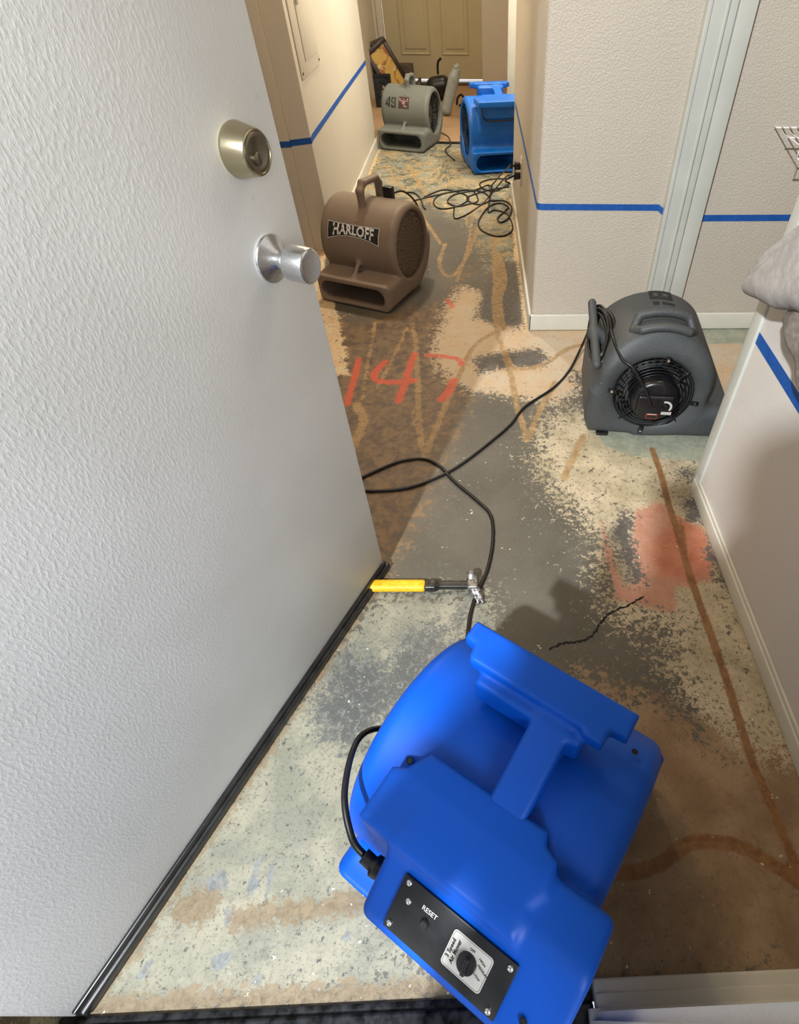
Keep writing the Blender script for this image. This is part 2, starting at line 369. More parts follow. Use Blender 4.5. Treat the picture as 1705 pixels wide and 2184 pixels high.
ATT['rust']=fline((0.020,[(1392,958),(1410,1010),(1424,1065),(1450,1150),(1480,1250),(1530,1390),(1560,1480),(1604,1620),(1655,1740),(1712,1880),(1760,1990)]),
  (0.026,[(1300,1862),(1370,1858),(1420,1835),(1475,1798),(1560,1800),(1640,1838),(1720,1895)]),(0.012,[(1455,1120),(1470,1240)]))
ATT['band']=fline((0.034,[(505,1962),(560,1952),(640,1945),(700,1932),(880,1905)]),(0.05,[(395,1945),(440,1930)]),(0.03,[(820,1222),(560,1610),(205,2130)]),(0.03,[(205,2152),(1010,2105)]))
ATT['paint']=fline((0.026,[(766,766),(758,800),(745,845),(741,862)]),(0.030,[(822,772),(800,795),(806,812),(845,815),(884,812)]),(0.030,[(884,755),(872,790),(860,830),(850,855)]),
  (0.026,[(912,758),(945,760),(978,766),(984,778)]),(0.034,[(968,812),(958,835),(942,852)]),(0.02,[(955,640),(966,655)]))
ATT['peel']=fpoly([(455,1870),(480,1850),(490,1890),(450,1910),(430,1880)],[(550,1830),(562,1822),(545,1900),(530,1925),(525,1890)],[(478,1930),(500,1935),(495,1985),(475,1975)],[(575,1830),(585,1830),(575,1920),(565,1930)],[(450,2030),(500,2030),(470,2080),(448,2060)],[(320,2040),(330,2050),(295,2100),(288,2090)],[(438,2110),(470,2115),(440,2140)],[(540,2080),(560,2080),(555,2110),(535,2105)],[(740,1970),(750,1990),(738,2020),(730,2000)])
V=np.stack([GX.ravel(),GY.ravel(),np.zeros(GX.size)],1); nX,nY=GX.shape
I=np.arange(nX*nY).reshape(nX,nY); Fq=np.stack([I[:-1,:-1],I[1:,:-1],I[1:,1:],I[:-1,1:]],-1).reshape(-1,4)
def floor_mat():
    m=NB('concrete',0.5,0,0.5)
    rag=m.noise(22,12,0.80,off=(0.3,0.1,0),dist=0.4); rag2=m.noise(62,9,0.80,off=(3,7,1),dist=0.5); hf=m.noise(95,8,0.75,off=(9,2,4)); w3=m.math('SUBTRACT',hf,0.5); big=m.noise(3.5,5,0.6); fine=m.noise(180,4,0.7)
    warp=m.math('SUBTRACT',rag,0.5); w2=m.math('SUBTRACT',rag2,0.5)
    def msk(name,amp=0.10,e=0.004,amp2=0.03,bias=0.0):
        v=m.math('MULTIPLY_ADD',warp,amp,m.attr(name)); v=m.math('MULTIPLY_ADD',w2,amp2,v); v=m.math('MULTIPLY_ADD',w3,amp2*0.5,v); v=m.math('ADD',v,bias); return m.step(v,-e,e)
    c=m.mix(m.step(big,0.3,0.7),lin(86,82,73),lin(105,100,89)); c=m.mix(m.math('MULTIPLY',m.step(rag,0.52,0.72),0.5),c,lin(122,116,108)); c=m.mix(m.math('MULTIPLY',m.step(m.noise(160,5,0.8,off=(5,2,8)),0.56,0.66),0.35),c,lin(150,145,135))
    c=m.mix(m.math('MULTIPLY',m.step(fine,0.4,0.7),0.25),c,lin(80,76,72))
    # brown mottled area with residue; the open door's shadow is painted in
    br=m.mix(m.step(rag,0.38,0.6),lin(82,68,55),lin(136,110,80)); br=m.mix(m.step(rag2,0.60,0.70),br,lin(182,150,105))
    c=m.mix(msk('brown',0.35,0.03,0.5),c,br)
    # hall mottling
    n5=m.noise(7,6,0.65,off=(8,8,8)); vein=m.math('ABSOLUTE',m.math('SUBTRACT',m.noise(6,5,0.6,off=(2,5,8),dist=0.8),0.5)); vein2=m.math('ABSOLUTE',m.math('SUBTRACT',m.noise(9,3,0.5,off=(7,5,1),dist=0.5),0.5))
    hl=m.mix(m.step(n5,0.40,0.60),lin(92,94,84),lin(146,147,132)); hl=m.mix(m.math('MULTIPLY',m.step(rag,0.52,0.64),0.6),hl,lin(164,150,120))
    hl=m.mix(m.math('SUBTRACT',1.0,m.step(vein,0.012,0.045)),hl,lin(168,146,104)); hl=m.mix(m.math('MULTIPLY',m.math('SUBTRACT',1.0,m.step(vein2,0.002,0.008)),0.7),hl,lin(220,208,170)); hl=m.mix(m.step(rag2,0.64,0.68),hl,lin(232,226,200))
    c=m.mix(msk('hall',0.4,0.03,0.6),c,hl)
    # cream areas
    def cream(a,b,sp,lo=0.60,hi=0.66,off=(1,2,3),sc=42):
        q=m.mix(m.step(m.noise(9,5,0.6,off=off),0.35,0.65),a,b)
        q=m.mix(m.math('MULTIPLY',m.step(hf,0.50,0.64),0.35),q,tuple(x*0.55 for x in a))
        q=m.mix(m.math('MULTIPLY',m.step(m.noise(24,8,0.8,off=(off[1],off[0],2)),0.55,0.63),0.55),q,tuple(x*0.62 for x in a))
        q=m.mix(m.step(m.noise(sc,7,0.75,off=off),lo,hi),q,sp)
        return m.mix(m.math('MULTIPLY',m.step(m.noise(sc*2.6,5,0.75,off=(off[2],off[0],5)),lo+0.0,hi+0.0),0.85),q,tuple(x*0.8 for x in sp))
    cA=cream(lin(206,178,144),lin(204,190,166),lin(124,102,84),0.61,0.69)
    c=m.mix(msk('creamA',0.20,0.006,0.35),c,cA)
    c=m.mix(msk('edge',0.12,0.004,0.06),c,cream(lin(228,208,172),lin(222,190,150),lin(96,80,62),0.58,0.62,(4,1,9)))
    cB=cream(lin(178,166,136),lin(212,197,168),lin(88,80,72),0.57,0.63,(7,2,3),34); 
    c=m.mix(msk('creamB',0.30,0.006,0.75,0.022),c,cB)
    cD=cream(lin(140,112,82),lin(166,140,108),lin(80,64,50),0.62,0.72,(2,9,3),28)
    c=m.mix(msk('tanD',0.30,0.02,0.5),c,cD)
    cC=cream(lin(140,140,124),lin(170,165,144),lin(84,86,82),0.575,0.63,(5,5,1),70)
    c=m.mix(msk('creamC',0.25,0.004,0.50),c,cC)
    c=m.mix(msk('greyC',0.30,0.02,0.35,0.005),c,m.mix(m.step(rag2,0.5,0.6),lin(98,99,96),lin(140,140,132)))
    c=m.mix(msk('green',0.03,0.004,0.01),c,m.mix(m.step(rag,0.42,0.62),lin(150,156,138),lin(176,178,158)))
    pk=m.mix(m.step(rag,0.35,0.65),lin(186,134,110),lin(206,154,130)); c=m.mix(msk('pink',0.06,0.003,0.12),c,pk); c=m.mix(m.math('MULTIPLY',m.math('MULTIPLY',msk('pink',0,0.01,0),m.step(m.noise(30,7,0.8,off=(4,4,7)),0.62,0.65)),0.85),c,lin(104,92,84))
    c=m.mix(msk('red',0.06,0.02,0.06),c,m.mix(m.step(rag,0.35,0.6),lin(186,108,76),lin(204,134,104)))
    dk=m.mix(m.step(rag2,0.45,0.6),lin(84,80,76),lin(108,103,97)); c=m.mix(msk('dark',0.12,0.006,0.25),c,dk)
    c=m.mix(m.math('MULTIPLY',msk('peel',0.02,0.002,0.02),0.9),c,m.mix(m.step(rag2,0.4,0.6),lin(112,116,118),lin(146,150,150)))
    oc=m.mix(m.step(rag,0.4,0.6),lin(150,118,74),lin(182,152,106)); c=m.mix(m.math('MULTIPLY',msk('ochre',0.026,0.003,0.036),m.math('MULTIPLY',m.step(rag2,0.38,0.46),0.85)),c,oc)
    c=m.mix(m.math('MULTIPLY',msk('rust',0.010,0.003,0.012),0.9),c,m.mix(m.step(rag,0.4,0.6),lin(122,76,36),lin(152,108,62)))
    c=m.mix(m.math('MULTIPLY',msk('band',0.06,0.006,0.10,0.0),0.8),c,m.mix(m.step(rag2,0.4,0.6),lin(118,96,66),lin(150,130,100)))
    pt=m.math('MULTIPLY',msk('paint',0.012,0.006,0.010),m.math('MULTIPLY_ADD',m.step(rag2,0.40,0.58),0.5,0.45)); c=m.mix(pt,c,lin(226,84,48))
    # chips of white paint everywhere, dark pits
    clu=m.step(m.noise(4.5,3,0.5,off=(31,3,5)),0.46,0.60)
    c=m.mix(m.math('MULTIPLY',clu,m.step(m.noise(34,4,0.6,off=(11,3,5)),0.69,0.70)),c,lin(222,216,200))
    c=m.mix(m.math('MULTIPLY',clu,m.step(m.noise(85,3,0.5,off=(1,13,5)),0.70,0.71)),c,lin(232,228,214))
    c=m.mix(m.math('MULTIPLY',m.step(m.noise(70,4,0.6,off=(21,3,5)),0.70,0.73),0.8),c,lin(66,58,50))
    m.set('Base Color',m.mix(0.12,c,(0.02,0.018,0.015))); m.set('Roughness',m.math('MULTIPLY_ADD',rag,0.35,0.33))
    m.bump(m.math('ADD',m.math('MULTIPLY',rag2,0.7),m.math('MULTIPLY',hf,0.5)),0.45,0.0025); return m.m
M_floor=floor_mat()
floor=mesh('floor',V,[],M_floor)
me=floor.data; me.clear_geometry(); me.vertices.add(len(V)); me.vertices.foreach_set('co',V.astype(np.float32).ravel())
me.loops.add(Fq.size); me.loops.foreach_set('vertex_index',Fq.astype(np.int32).ravel()); me.polygons.add(len(Fq))
me.polygons.foreach_set('loop_start',np.arange(0,Fq.size,4,dtype=np.int32)); me.polygons.foreach_set('loop_total',np.full(len(Fq),4,np.int32)); me.update(calc_edges=True)
for k,a in ATT.items():
    t=me.attributes.new(k,'FLOAT','POINT'); t.data.foreach_set('value',a.astype(np.float32).ravel())
struct(floor,'bare concrete floor with adhesive residue, rust streaks and orange paint marks','floor')
def ribbon(name,pts,w,z,mat,parent=None,jit=0.0):
    V=[];F=[]
    for i,p in enumerate(pts):
        a=Vector(pts[max(0,i-1)]); b=Vector(pts[min(len(pts)-1,i+1)]); t=(b-a).normalized(); n=Vector((-t.y,t.x))
        ww=w*(0.5+random.random()*jit)*(0.4 if i in (0,len(pts)-1) else 1); V+=[(p[0]+n.x*ww,p[1]+n.y*ww,z),(p[0]-n.x*ww,p[1]-n.y*ww,z)]
        if i: F.append((2*i-2,2*i-1,2*i+1,2*i))
    return mesh(name,V,F,mat,parent)
ck=catmull([Vector((*fl(*q)[:2],0)) for q in [(1172,1384),(1205,1372),(1245,1366),(1268,1350),(1285,1325),(1305,1305),(1340,1292),(1372,1272)]],10)
ck=[(p.x+random.uniform(-1,1)*0.0025,p.y+random.uniform(-1,1)*0.0025) for p in ck]
ribbon('crack',ck,0.0026,0.0006,M_dark,floor,0.9)
struct(box('carpet',(-2.2,4.98,-0.01),(2.3,7.3,0.010),M_carpet,bev=0.004),'beige carpet beginning where the bare concrete ends at the far end of the hall','carpet')
tag(box('carpet_transition_strip',(-0.76,4.965,0.0),(0.9,4.99,0.012),M_alu,bev=0.003),'dark strip along the cut edge of the beige carpet in the far hall','strip')
box('porch',(-6,-8,-0.12),(6,-0.13,-0.03),simple('porch_concrete',lin(150,148,142),0.8,obj=False)); struct(bpy.data.objects['porch'],'plain concrete ground outside the open front door','ground')
# ------------------------------------------------------------------ room shell
CE=2.42
def wallbox(name,lo,hi,mat,lab=None,bev=0.0): return struct(box(name,lo,hi,mat,bev=bev,seg=4),lab)
wallbox('ceiling',(-2.3,-0.16,CE),(2.4,7.4,CE+0.1),M_ceil)
bm=bmesh.new(); bm_box(bm,(-2.3,-0.15,0),(-0.69,0.0,CE)); bm_box(bm,(0.16,-0.15,0),(2.4,0.0,CE)); bm_box(bm,(-0.69,-0.15,2.06),(0.16,0.0,CE)); struct(from_bm('wall_front',bm,M_wallr))
wallbox('wall_right',(0.648,0.0,0),(0.765,1.185,CE),M_wallr)
wallbox('wall_column',(0.21,2.16,0),(2.4,3.85,CE),M_wall,bev=0.018)
wallbox('wall_outer_right',(2.3,0,0),(2.4,2.16,CE),M_wall)
wallbox('wall_left',(-0.88,2.985,0),(-0.766,4.86,CE),M_wall2,bev=0.004)
wallbox('wall_entry',(-2.3,3.0,0),(-0.88,3.1,CE),M_wall2)
wallbox('wall_outer_left',(-2.3,0,0),(-2.2,3.1,CE),M_wall)
bm=bmesh.new(); bm_box(bm,(-2.2,7.10,0),(-0.90,7.22,CE)); bm_box(bm,(0.055,7.10,0),(2.4,7.22,CE)); bm_box(bm,(-0.90,7.10,2.04),(0.07,7.22,CE)); struct(from_bm('wall_far',bm,M_wall2))
wallbox('wall_recess',(-1.1,4.86,0),(-0.985,7.1,CE),M_wall2)
wallbox('wall_far_right',(0.60,3.85,0),(0.70,7.1,CE),M_wall2)
def base(name,lo,hi,bev=0.006): return struct(box(name,lo,hi,M_trim,bev=bev,seg=3))
bm=bmesh.new(); bm_box(bm,(0.636,0.036,0.002),(0.648,1.185,0.05),0.004,3); bm_box(bm,(0.640,0.036,0.04),(0.648,1.185,0.062),0.003,3); struct(from_bm('baseboard_right',bm,M_trim,None,True,35))
bm=bmesh.new(); bm_box(bm,(0.197,2.147,0.002),(0.66,2.16,0.072),0.005,3); bm_box(bm,(0.197,2.147,0.002),(0.21,3.85,0.072),0.005,3); struct(from_bm('baseboard_column',bm,M_trim,None,True,35))
base('baseboard_closet',(0.825,2.149,0.002),(2.3,2.16,0.075))
base('baseboard_left',(-0.766,2.99,0.002),(-0.752,4.86,0.07))
base('baseboard_entry',(-2.2,2.988,0.002),(-0.93,3.0,0.07))
# stepped painted sill beside the threshold, on the strike side of the front door
bm=bmesh.new(); bm_box(bm,(0.162,0.0,0.004),(0.648,0.040,0.030),0.004,3); bm_box(bm,(0.162,-0.01,0.02),(0.648,0.022,0.036),0.003,3); bm_box(bm,(0.150,-0.15,0.0),(0.648,0.004,0.05),0.002,2); struct(from_bm('baseboard_front',bm,M_trim,None,True,35))
# casing strips
struct(box('trim_1',(-0.945,2.972,0),(-0.862,3.0,CE),M_wall2,bev=0.006,seg=3))
bm=bmesh.new(); bm_box(bm,(0.641,1.152,0.0),(0.652,1.196,CE),0.004,3); bm_box(bm,(0.645,1.165,0.0),(0.768,1.203,CE),0.006,3); struct(from_bm('trim_2',bm,M_trimg,None,True,35))
bm=bmesh.new()
bm_box(bm,(0.672,2.128,0),(0.686,2.16,CE),0.003,3); bm_box(bm,(0.684,2.134,0),(0.728,2.16,CE),0.002,2); bm_box(bm,(0.722,2.124,0),(0.736,2.16,CE),0.005,3); bm_box(bm,(0.736,2.134,0),(0.762,2.16,CE),0.002,2); bm_box(bm,(0.764,2.126,0),(0.818,2.16,CE),0.003,3)
struct(from_bm('trim_3',bm,M_trimg,None,True,35))
struct(box('trim_4',(0.212,4.86,0.0),(0.262,4.93,CE),M_trim,bev=0.004))
struct(box('wall_side_passage',(0.262,4.88,0),(0.60,4.95,CE),M_wall2))
bm=bmesh.new(); bm_box(bm,(-0.955,7.08,0),(-0.90,7.1,2.1),0.004,2); bm_box(bm,(-0.955,7.08,2.06),(0.10,7.1,2.12),0.004,2); struct(from_bm('trim_5',bm,M_wall2,None,True,35))
# threshold
bm=bmesh.new(); bm_box(bm,(-0.69,-0.15,-0.02),(0.16,-0.03,0.012),0.003,2); bm_box(bm,(-0.69,-0.035,-0.02),(0.16,0.012,0.016),0.005,3); bm_box(bm,(-0.69,0.004,-0.02),(0.16,0.024,0.007),0.003,2); struct(from_bm('trim_6',bm,M_alu,None,True,35),'dark worn metal threshold of the open front door','threshold')
bm=bmesh.new(); bm_box(bm,(-0.715,-0.15,0),(-0.69,0.0,2.06)); bm_box(bm,(0.150,-0.15,0.05),(0.17,-0.01,2.06)); struct(from_bm('trim_7',bm,M_trim))
# ------------------------------------------------------------------ front door
rz=math.atan2(-0.91496,-0.40354)
door=box('door_1',(0,-0.045,0.020),(0.955,0,2.04),M_door,bev=0.0025,seg=2); door.location=(-0.273,0.897,0); door.rotation_euler=(0,0,rz)
struct(door,'open white front door with brass deadbolt and satin knob','door')
bm=bmesh.new(); bm_box(bm,(-0.012,-0.05,0.004),(0.95,0.012,0.024),0.004,3); bm_box(bm,(-0.004,0.0,0.02),(0.95,0.006,0.040),0.002,2); from_bm('door_sweep',bm,M_rubber,door,True,35)
yup=lambda x,z:frame((1,0,0),(0,0,-1),(0,1,0),(x,0,z))
db=lathe('deadbolt',[(0,0),(0.0315,0),(0.0320,0.002),(0.0315,0.004),(0.0265,0.029),(0.0255,0.031),(0.0235,0.0315),(0.0225,0.0305),(0,0.0305)],M_brass,door,yup(0.082,0.994),64,True,30); db['label']='brass deadbolt lock'
lathe('lock_face',[(0,0.0),(0.0215,0),(0.0215,0.0012),(0.0205,0.002),(0.0165,0.002),(0.0150,0.0012),(0,0.0012)],M_brassd,db,yup(0.082,0.994)@Matrix.Translation((0,0,0.0300)),48)
kp=lathe('key_plug',[(0,0.0),(0.0075,0),(0.0075,0.0022),(0.0065,0.003),(0,0.003)],M_brassd,db,yup(0.082,0.994)@Matrix.Translation((0.002,0.006,0.0300)),32)
box('key_slot',(-0.0007,-0.0045,0.0325),(0.0009,0.0045,0.0334),M_ink,db,mtx=yup(0.082,0.994)@Matrix.Translation((0.002,0.006,0)))
kb=lathe('door_knob',[(0.0,0.032),(0.011,0.032),(0.011,0.026),(0.0225,0.0325),(0.0245,0.036),(0.0248,0.064),(0.0235,0.068),(0.021,0.0695),(0,0.0680)],M_steel,door,yup(0.079,0.857),64,True,28)
kb['label']='satin chrome door knob'
lathe('rosette',[(0,0),(0.033,0),(0.0335,0.002),(0.0325,0.004),(0.018,0.012),(0.0115,0.017),(0.0105,0.034),(0,0.034)],M_steel,kb,yup(0.079,0.857),64,True,28)
# ------------------------------------------------------------------ far door: six-panel, two lower panels in view
def paneldoor():
    x0,x1,z0,z1,y=-0.895,0.062,0.05,2.05,7.12
    bm=bmesh.new(); bm_box(bm,(x0,y,z0),(x1,y+0.035,z1),0.002,1)
    o=from_bm('door_2',bm,M_door2); struct(o,'closed beige panelled door at the far end of the hall','door')
    for (a,b) in ((-0.755,-0.455),(-0.350,-0.075)):
        for (c,d) in ((0.24,0.93),(1.06,1.62),(1.70,1.93)):
            V=[];F=[]
            for k,(ins,dy) in enumerate(((0,-0.001),(0.010,-0.008),(0.022,0.002),(0.036,0.002),(0.055,-0.006))):
                V+=[(a+ins,y+dy,c+ins),(b-ins,y+dy,c+ins),(b-ins,y+dy,d-ins),(a+ins,y+dy,d-ins)]
                if k:
                    q=4*k
                    for j in range(4): F.append((q-4+j,q-4+(j+1)%4,q+(j+1)%4,q+j))
            F.append((16,17,18,19)); mesh('door_panel',V,F,M_door2,o)
    return o
paneldoor()
struct(box('trim_8',(-0.90,7.05,0.0),(0.07,7.24,0.028),M_wood2),'brown wooden sill under the far door')
mglow=NB('daylit_ground',0.9); mglow.set('Base Color',(0.9,0.9,0.9)); 
struct(box('far_porch',(-2,7.24,-0.2),(2,9.5,-0.05),mglow.m),'sunlit ground beyond the far door')
area('back_daylight',(-0.4,8.2,1.2),(-0.4,7.6,0.0),0.8,0.8,60,(0.95,0.98,1))
# ------------------------------------------------------------------ tape
def tape(pts3,normals,w=0.026,name='masking_tape'):
    V=[];F=[]
    for i,(p,n) in enumerate(zip(pts3,normals)):
        n=Vector(n); p=Vector(p)
        for s in (1,-1):
            for d in (0.0,0.0010): V.append(p+n*d+Vector((0,0,s*w/2)))
        if i:
            a=4*(i-1); b=4*i
            F+=[(a+1,b+1,b+3,a+3),(a,a+2,b+2,b),(a,b,b+1,a+1),(a+2,a+3,b+3,b+2)]
    F+=[(0,1,3,2),(4*i,4*i+2,4*i+3,4*i+1)]
    o=mesh(name,V,F,M_tape); bm=bmesh.new(); bm.from_mesh(o.data); bmesh.ops.recalc_face_normals(bm,faces=bm.faces); bm.to_mesh(o.data); bm.free(); return o
zT=0.482
o=tape([(-1.25,2.9995,0.475),(-0.9465,2.9995,0.475),(-0.9465,2.9715,0.475),(-0.8605,2.9715,0.478),(-0.8605,2.9845,0.480),(-0.7655,2.9845,0.490),(-0.7655,3.02,0.495),(-0.7655,3.9,0.502),(-0.7655,4.855,0.505)],
 [(0,-1,0),(-0.7,-0.7,0),(-0.7,-0.7,0),(0.7,-0.7,0),(0.4,-0.9,0),(0.7,-0.7,0),(1,0,0),(1,0,0),(1,0,0)],0.024)
tag(o,'blue painter\'s tape along the left hall wall below the breaker panel','tape','blue tape lines on the walls')
R_=0.018; cpts=[(0.2095,3.72,0.490),(0.2095,3.0,0.490),(0.2095,2.16+R_,0.484)]; cn=[(-1,0,0)]*3
for k in range(1,6):
    an=k/5*math.pi/2; cpts.append((0.21+R_-(R_+0.0005)*math.cos(an),2.16+R_-(R_+0.0005)*math.sin(an),0.484)); cn.append((-math.cos(an),-math.sin(an),0))
cpts+=[(0.655,2.1595,0.482),(0.6715,2.150,0.472)]; cn+=[(0,-1,0),(0,-1,0)]
o=tape(cpts,cn,0.021); tag(o,'blue painter\'s tape wrapping the rounded corner of the textured middle wall','tape','blue tape lines on the walls')
o=tape([(0.8185,2.1595,0.446),(1.6,2.1595,0.449)],[(0,-1,0)]*2,0.022); tag(o,'blue painter\'s tape on the grey closet wall right of the door casing','tape','blue tape lines on the walls')
o=tape([(0.6475,1.150,0.536),(0.6475,0.9,0.530),(0.6475,0.3,0.525),(0.6475,0.02,0.525)],[(-1,0,0)]*4,0.028); tag(o,'blue painter\'s tape slanting down the near right wall below the hanging cloth','tape','blue tape lines on the walls')
# ------------------------------------------------------------------ breaker panel on the hall wall
pe=empty('breaker_panel',(-0.766,3.04,0.70)); tag(pe,'cream painted flush breaker panel with small door latch on left hall wall','electrical panel')
bm=bmesh.new(); bm_box(bm,(0,0,0),(0.006,0.40,0.62),0.003,2); from_bm('cover_plate',bm,M_wall2,pe,True,35)
pdr=box('panel_door',(0.006,0.105,0.05),(0.010,0.345,0.56),M_wall2,pe,bev=0.0015)
box('latch',(0.010,0.115,0.235),(0.020,0.135,0.275),M_trim,pdr,bev=0.003)
for (y,z) in ((0.02,0.02),(0.38,0.02),(0.02,0.60),(0.38,0.60)):
    lathe('screw',[(0,0),(0.006,0),(0.005,0.003),(0,0.004)],M_wood2,pe,frame((0,1,0),(0,0,1),(1,0,0),(0.006,y,z)),16)
# ------------------------------------------------------------------ hinge on casing, outlet with plugs
hg=empty('cabinet_catch',(0.667,2.128,0.10)); tag(hg,'tiny black and white catch at the foot of the grey door casing','catch')
for k,mm in enumerate((M_black,M_white,M_black,M_white,M_black)):
    box('catch_segment' if k%2==0 else 'catch_clip',(-0.006,-0.008,k*0.012),(0.006,0.008,k*0.012+0.0115),mm,hg,bev=0.002)
ow=empty('wall_outlet',(0.21,3.06,0.35)); tag(ow,'beige duplex wall outlet behind two black plugs on the hall side of the middle wall','outlet')
box('outlet_plate',(-0.004,-0.036,-0.058),(0,0.036,0.058),M_trim,ow,bev=0.0015)
for s in (-1,1): lathe('socket',[(0,0),(0.017,0),(0.016,0.002),(0,0.002)],M_trim,ow,frame((0,1,0),(0,0,1),(-1,0,0),(-0.004,0,s*0.020)),24)
def plug(z,lab,dz):
    p=empty('power_plug',(0.2035,3.06,0.35+z)); tag(p,lab,'plug','plugs in the hall outlet')
    bm=bmesh.new(); bm_box(bm,(-0.026,-0.014,-0.014),(0,0.014,0.014),0.004,3); from_bm('plug_body',bm,M_black,p,True,40)
    bm=bmesh.new(); bm_box(bm,(-0.030,-0.018,-0.017),(-0.022,0.018,0.017),0.003,3); from_bm('grip',bm,M_black,p,True,40)
    tube('strain_relief',[(-0.026,0,0),(-0.04,0,dz*0.3),(-0.052,-0.004,dz)],[0.006]*9+[0.005]*8 and 0.005,M_black,p,8)
plug(0.020,'upper black plug with angled grip in the hall outlet','-' and 0.004); plug(-0.022,'lower black plug in the hall outlet, directly under the other plug',-0.010)
# ------------------------------------------------------------------ air movers
def grille(parent,xc,yc,zc,sgn,radii,mat,spokes=4,rw=0.0016):
    lst=[]
    for i,rr in enumerate(radii):
        lst.append(([(xc+sgn*(0.010*math.sqrt(max(0,1-(rr/radii[-1])**2))),yc+rr*math.cos(a),zc+rr*math.sin(a)) for a in np.linspace(0,2*math.pi,48,endpoint=False)],rw,True))
    for k in range(spokes):
        a=math.pi/4+k*2*math.pi/spokes
        lst.append(([(xc+sgn*0.006,yc+rr*math.cos(a),zc+rr*math.sin(a)) for rr in np.linspace(radii[0],radii[-1]+0.008,5)],rw*1.3))
    return tubes('grille',lst,mat,parent)
def wheel(parent,x0,x1,yc,zc,R,mat,n=32):
    bm=bmesh.new()
    for k in range(n):
        a=2*math.pi*k/n; m=Matrix.Translation((0,yc,zc))@Matrix.Rotation(a,4,'X')@Matrix.Translation((0,R,0))@Matrix.Rotation(0.6,4,'X')
        bm_box(bm,(x0,-0.012,-0.0008),(x1,0.012,0.0008),0,1,m)
    xi=x0 if abs(x0)<abs(x1) else x1; bmesh.ops.create_cone(bm,cap_ends=True,segments=40,radius1=R+0.012,radius2=R+0.012,depth=0.003,matrix=Matrix.Translation((xi,yc,zc))@Matrix.Rotation(math.pi/2,4,'Y'))
    return from_bm('blower_wheel',bm,mat,parent)
def drum_fn(x,th,off,R,zc): # position on the drum: th measured up from straight ahead (outlet side)
    return (x,-(R+off)*math.cos(th),zc+(R+off)*math.sin(th))
def housing(mat,name,parent,w,R,zc,L,oh,rim,back,inR,h,sides=(1,-1),extra=None,zi=None,fun=0.010,mouth=(0.028,0.020),k=0.012,low=None,hw=0.050):
    prof=[(-L,0.004),(-L,oh),(-L+0.05,oh+0.004),(-0.06,oh+0.010),(0.0,oh),(0.03,0.1),(0.03,0.004)]
    zi=zc if zi is None else zi
    def fn(X,Y,Z):
        c=np.sqrt(Y**2+(Z-zc)**2)-R
        d=smin(c,spoly(Y,Z,prof),k)
        if low:
            d=smin(d,mx(np.sqrt((Y-low[0])**2+(Z-low[1])**2)-low[2],mx(-Y-0.04,Z-zc)),0.02)
        if back: d=smin(d,spoly(Y,Z,back),0.02)
        b=extr(d,X,w/2,rim)
        if extra: b=extra(X,Y,Z,b)
        mo=sbox(X,Y,Z,(-w/2+mouth[0],-L-0.1,mouth[1]),(w/2-mouth[0],-0.02,oh-mouth[1]),(oh-2*mouth[1])*0.49)
        hol=mx(c+0.022,np.abs(X)-w/2+hw)
        b=smax(b,-mn(mo,hol),0.006)
        for s in sides:
            dep=0.07; q=mx(np.sqrt(Y**2+(Z-zi)**2)-inR, np.abs(X-s*w/2)-dep)
            b=smax(b,-q,fun)
        return b
    return solid(name,fn,(-w/2-0.03,-L-0.05,-0.012),(w/2+0.03,R+0.06,2*R+0.13),h,mat,parent)
def loop_handle(parent,mat,R,zc,th0=70,th1=118,hh=0.075,rr=0.012,wd=0.022):
    # strap handle standing on the crown, running front to back
    a0=rad(th0); a1=rad(th1)
    p0=np.array(drum_fn(0,a0,-0.012,R,zc)); p3=np.array(drum_fn(0,a1,-0.012,R,zc))
    p1=np.array([0,p0[1]-0.004,zc+R+hh*0.62]); p1b=np.array([0,p0[1]+0.022,zc+R+hh]); p2=np.array([0,p3[1]-0.018,zc+R+hh*0.9]); p2b=np.array([0,p3[1]+0.002,zc+R+hh*0.55])
    P_=[p0,p1,p1b,p2,p2b,p3]
    def fn(X,Y,Z):
        d=np.full(np.broadcast_shapes(X.shape,Y.shape,Z.shape),9.0)
        for a,b in zip(P_,P_[1:]):
            Xs=np.sign(X)*mx(np.abs(X)-wd/2+rr*0.6,0); d=smin(d,scap(Xs,Y,Z,a,b,rr),0.008)
        foot=scap(X,Y,Z,drum_fn(0,rad(th0-24),-0.004,R,zc),p0,0.009); d=smin(d,foot,0.02)
        return d
    return solid('handle',fn,(-0.04,-R,zc+R*0.5),(0.04,R,zc+R+hh+0.03),0.0045,mat,parent)
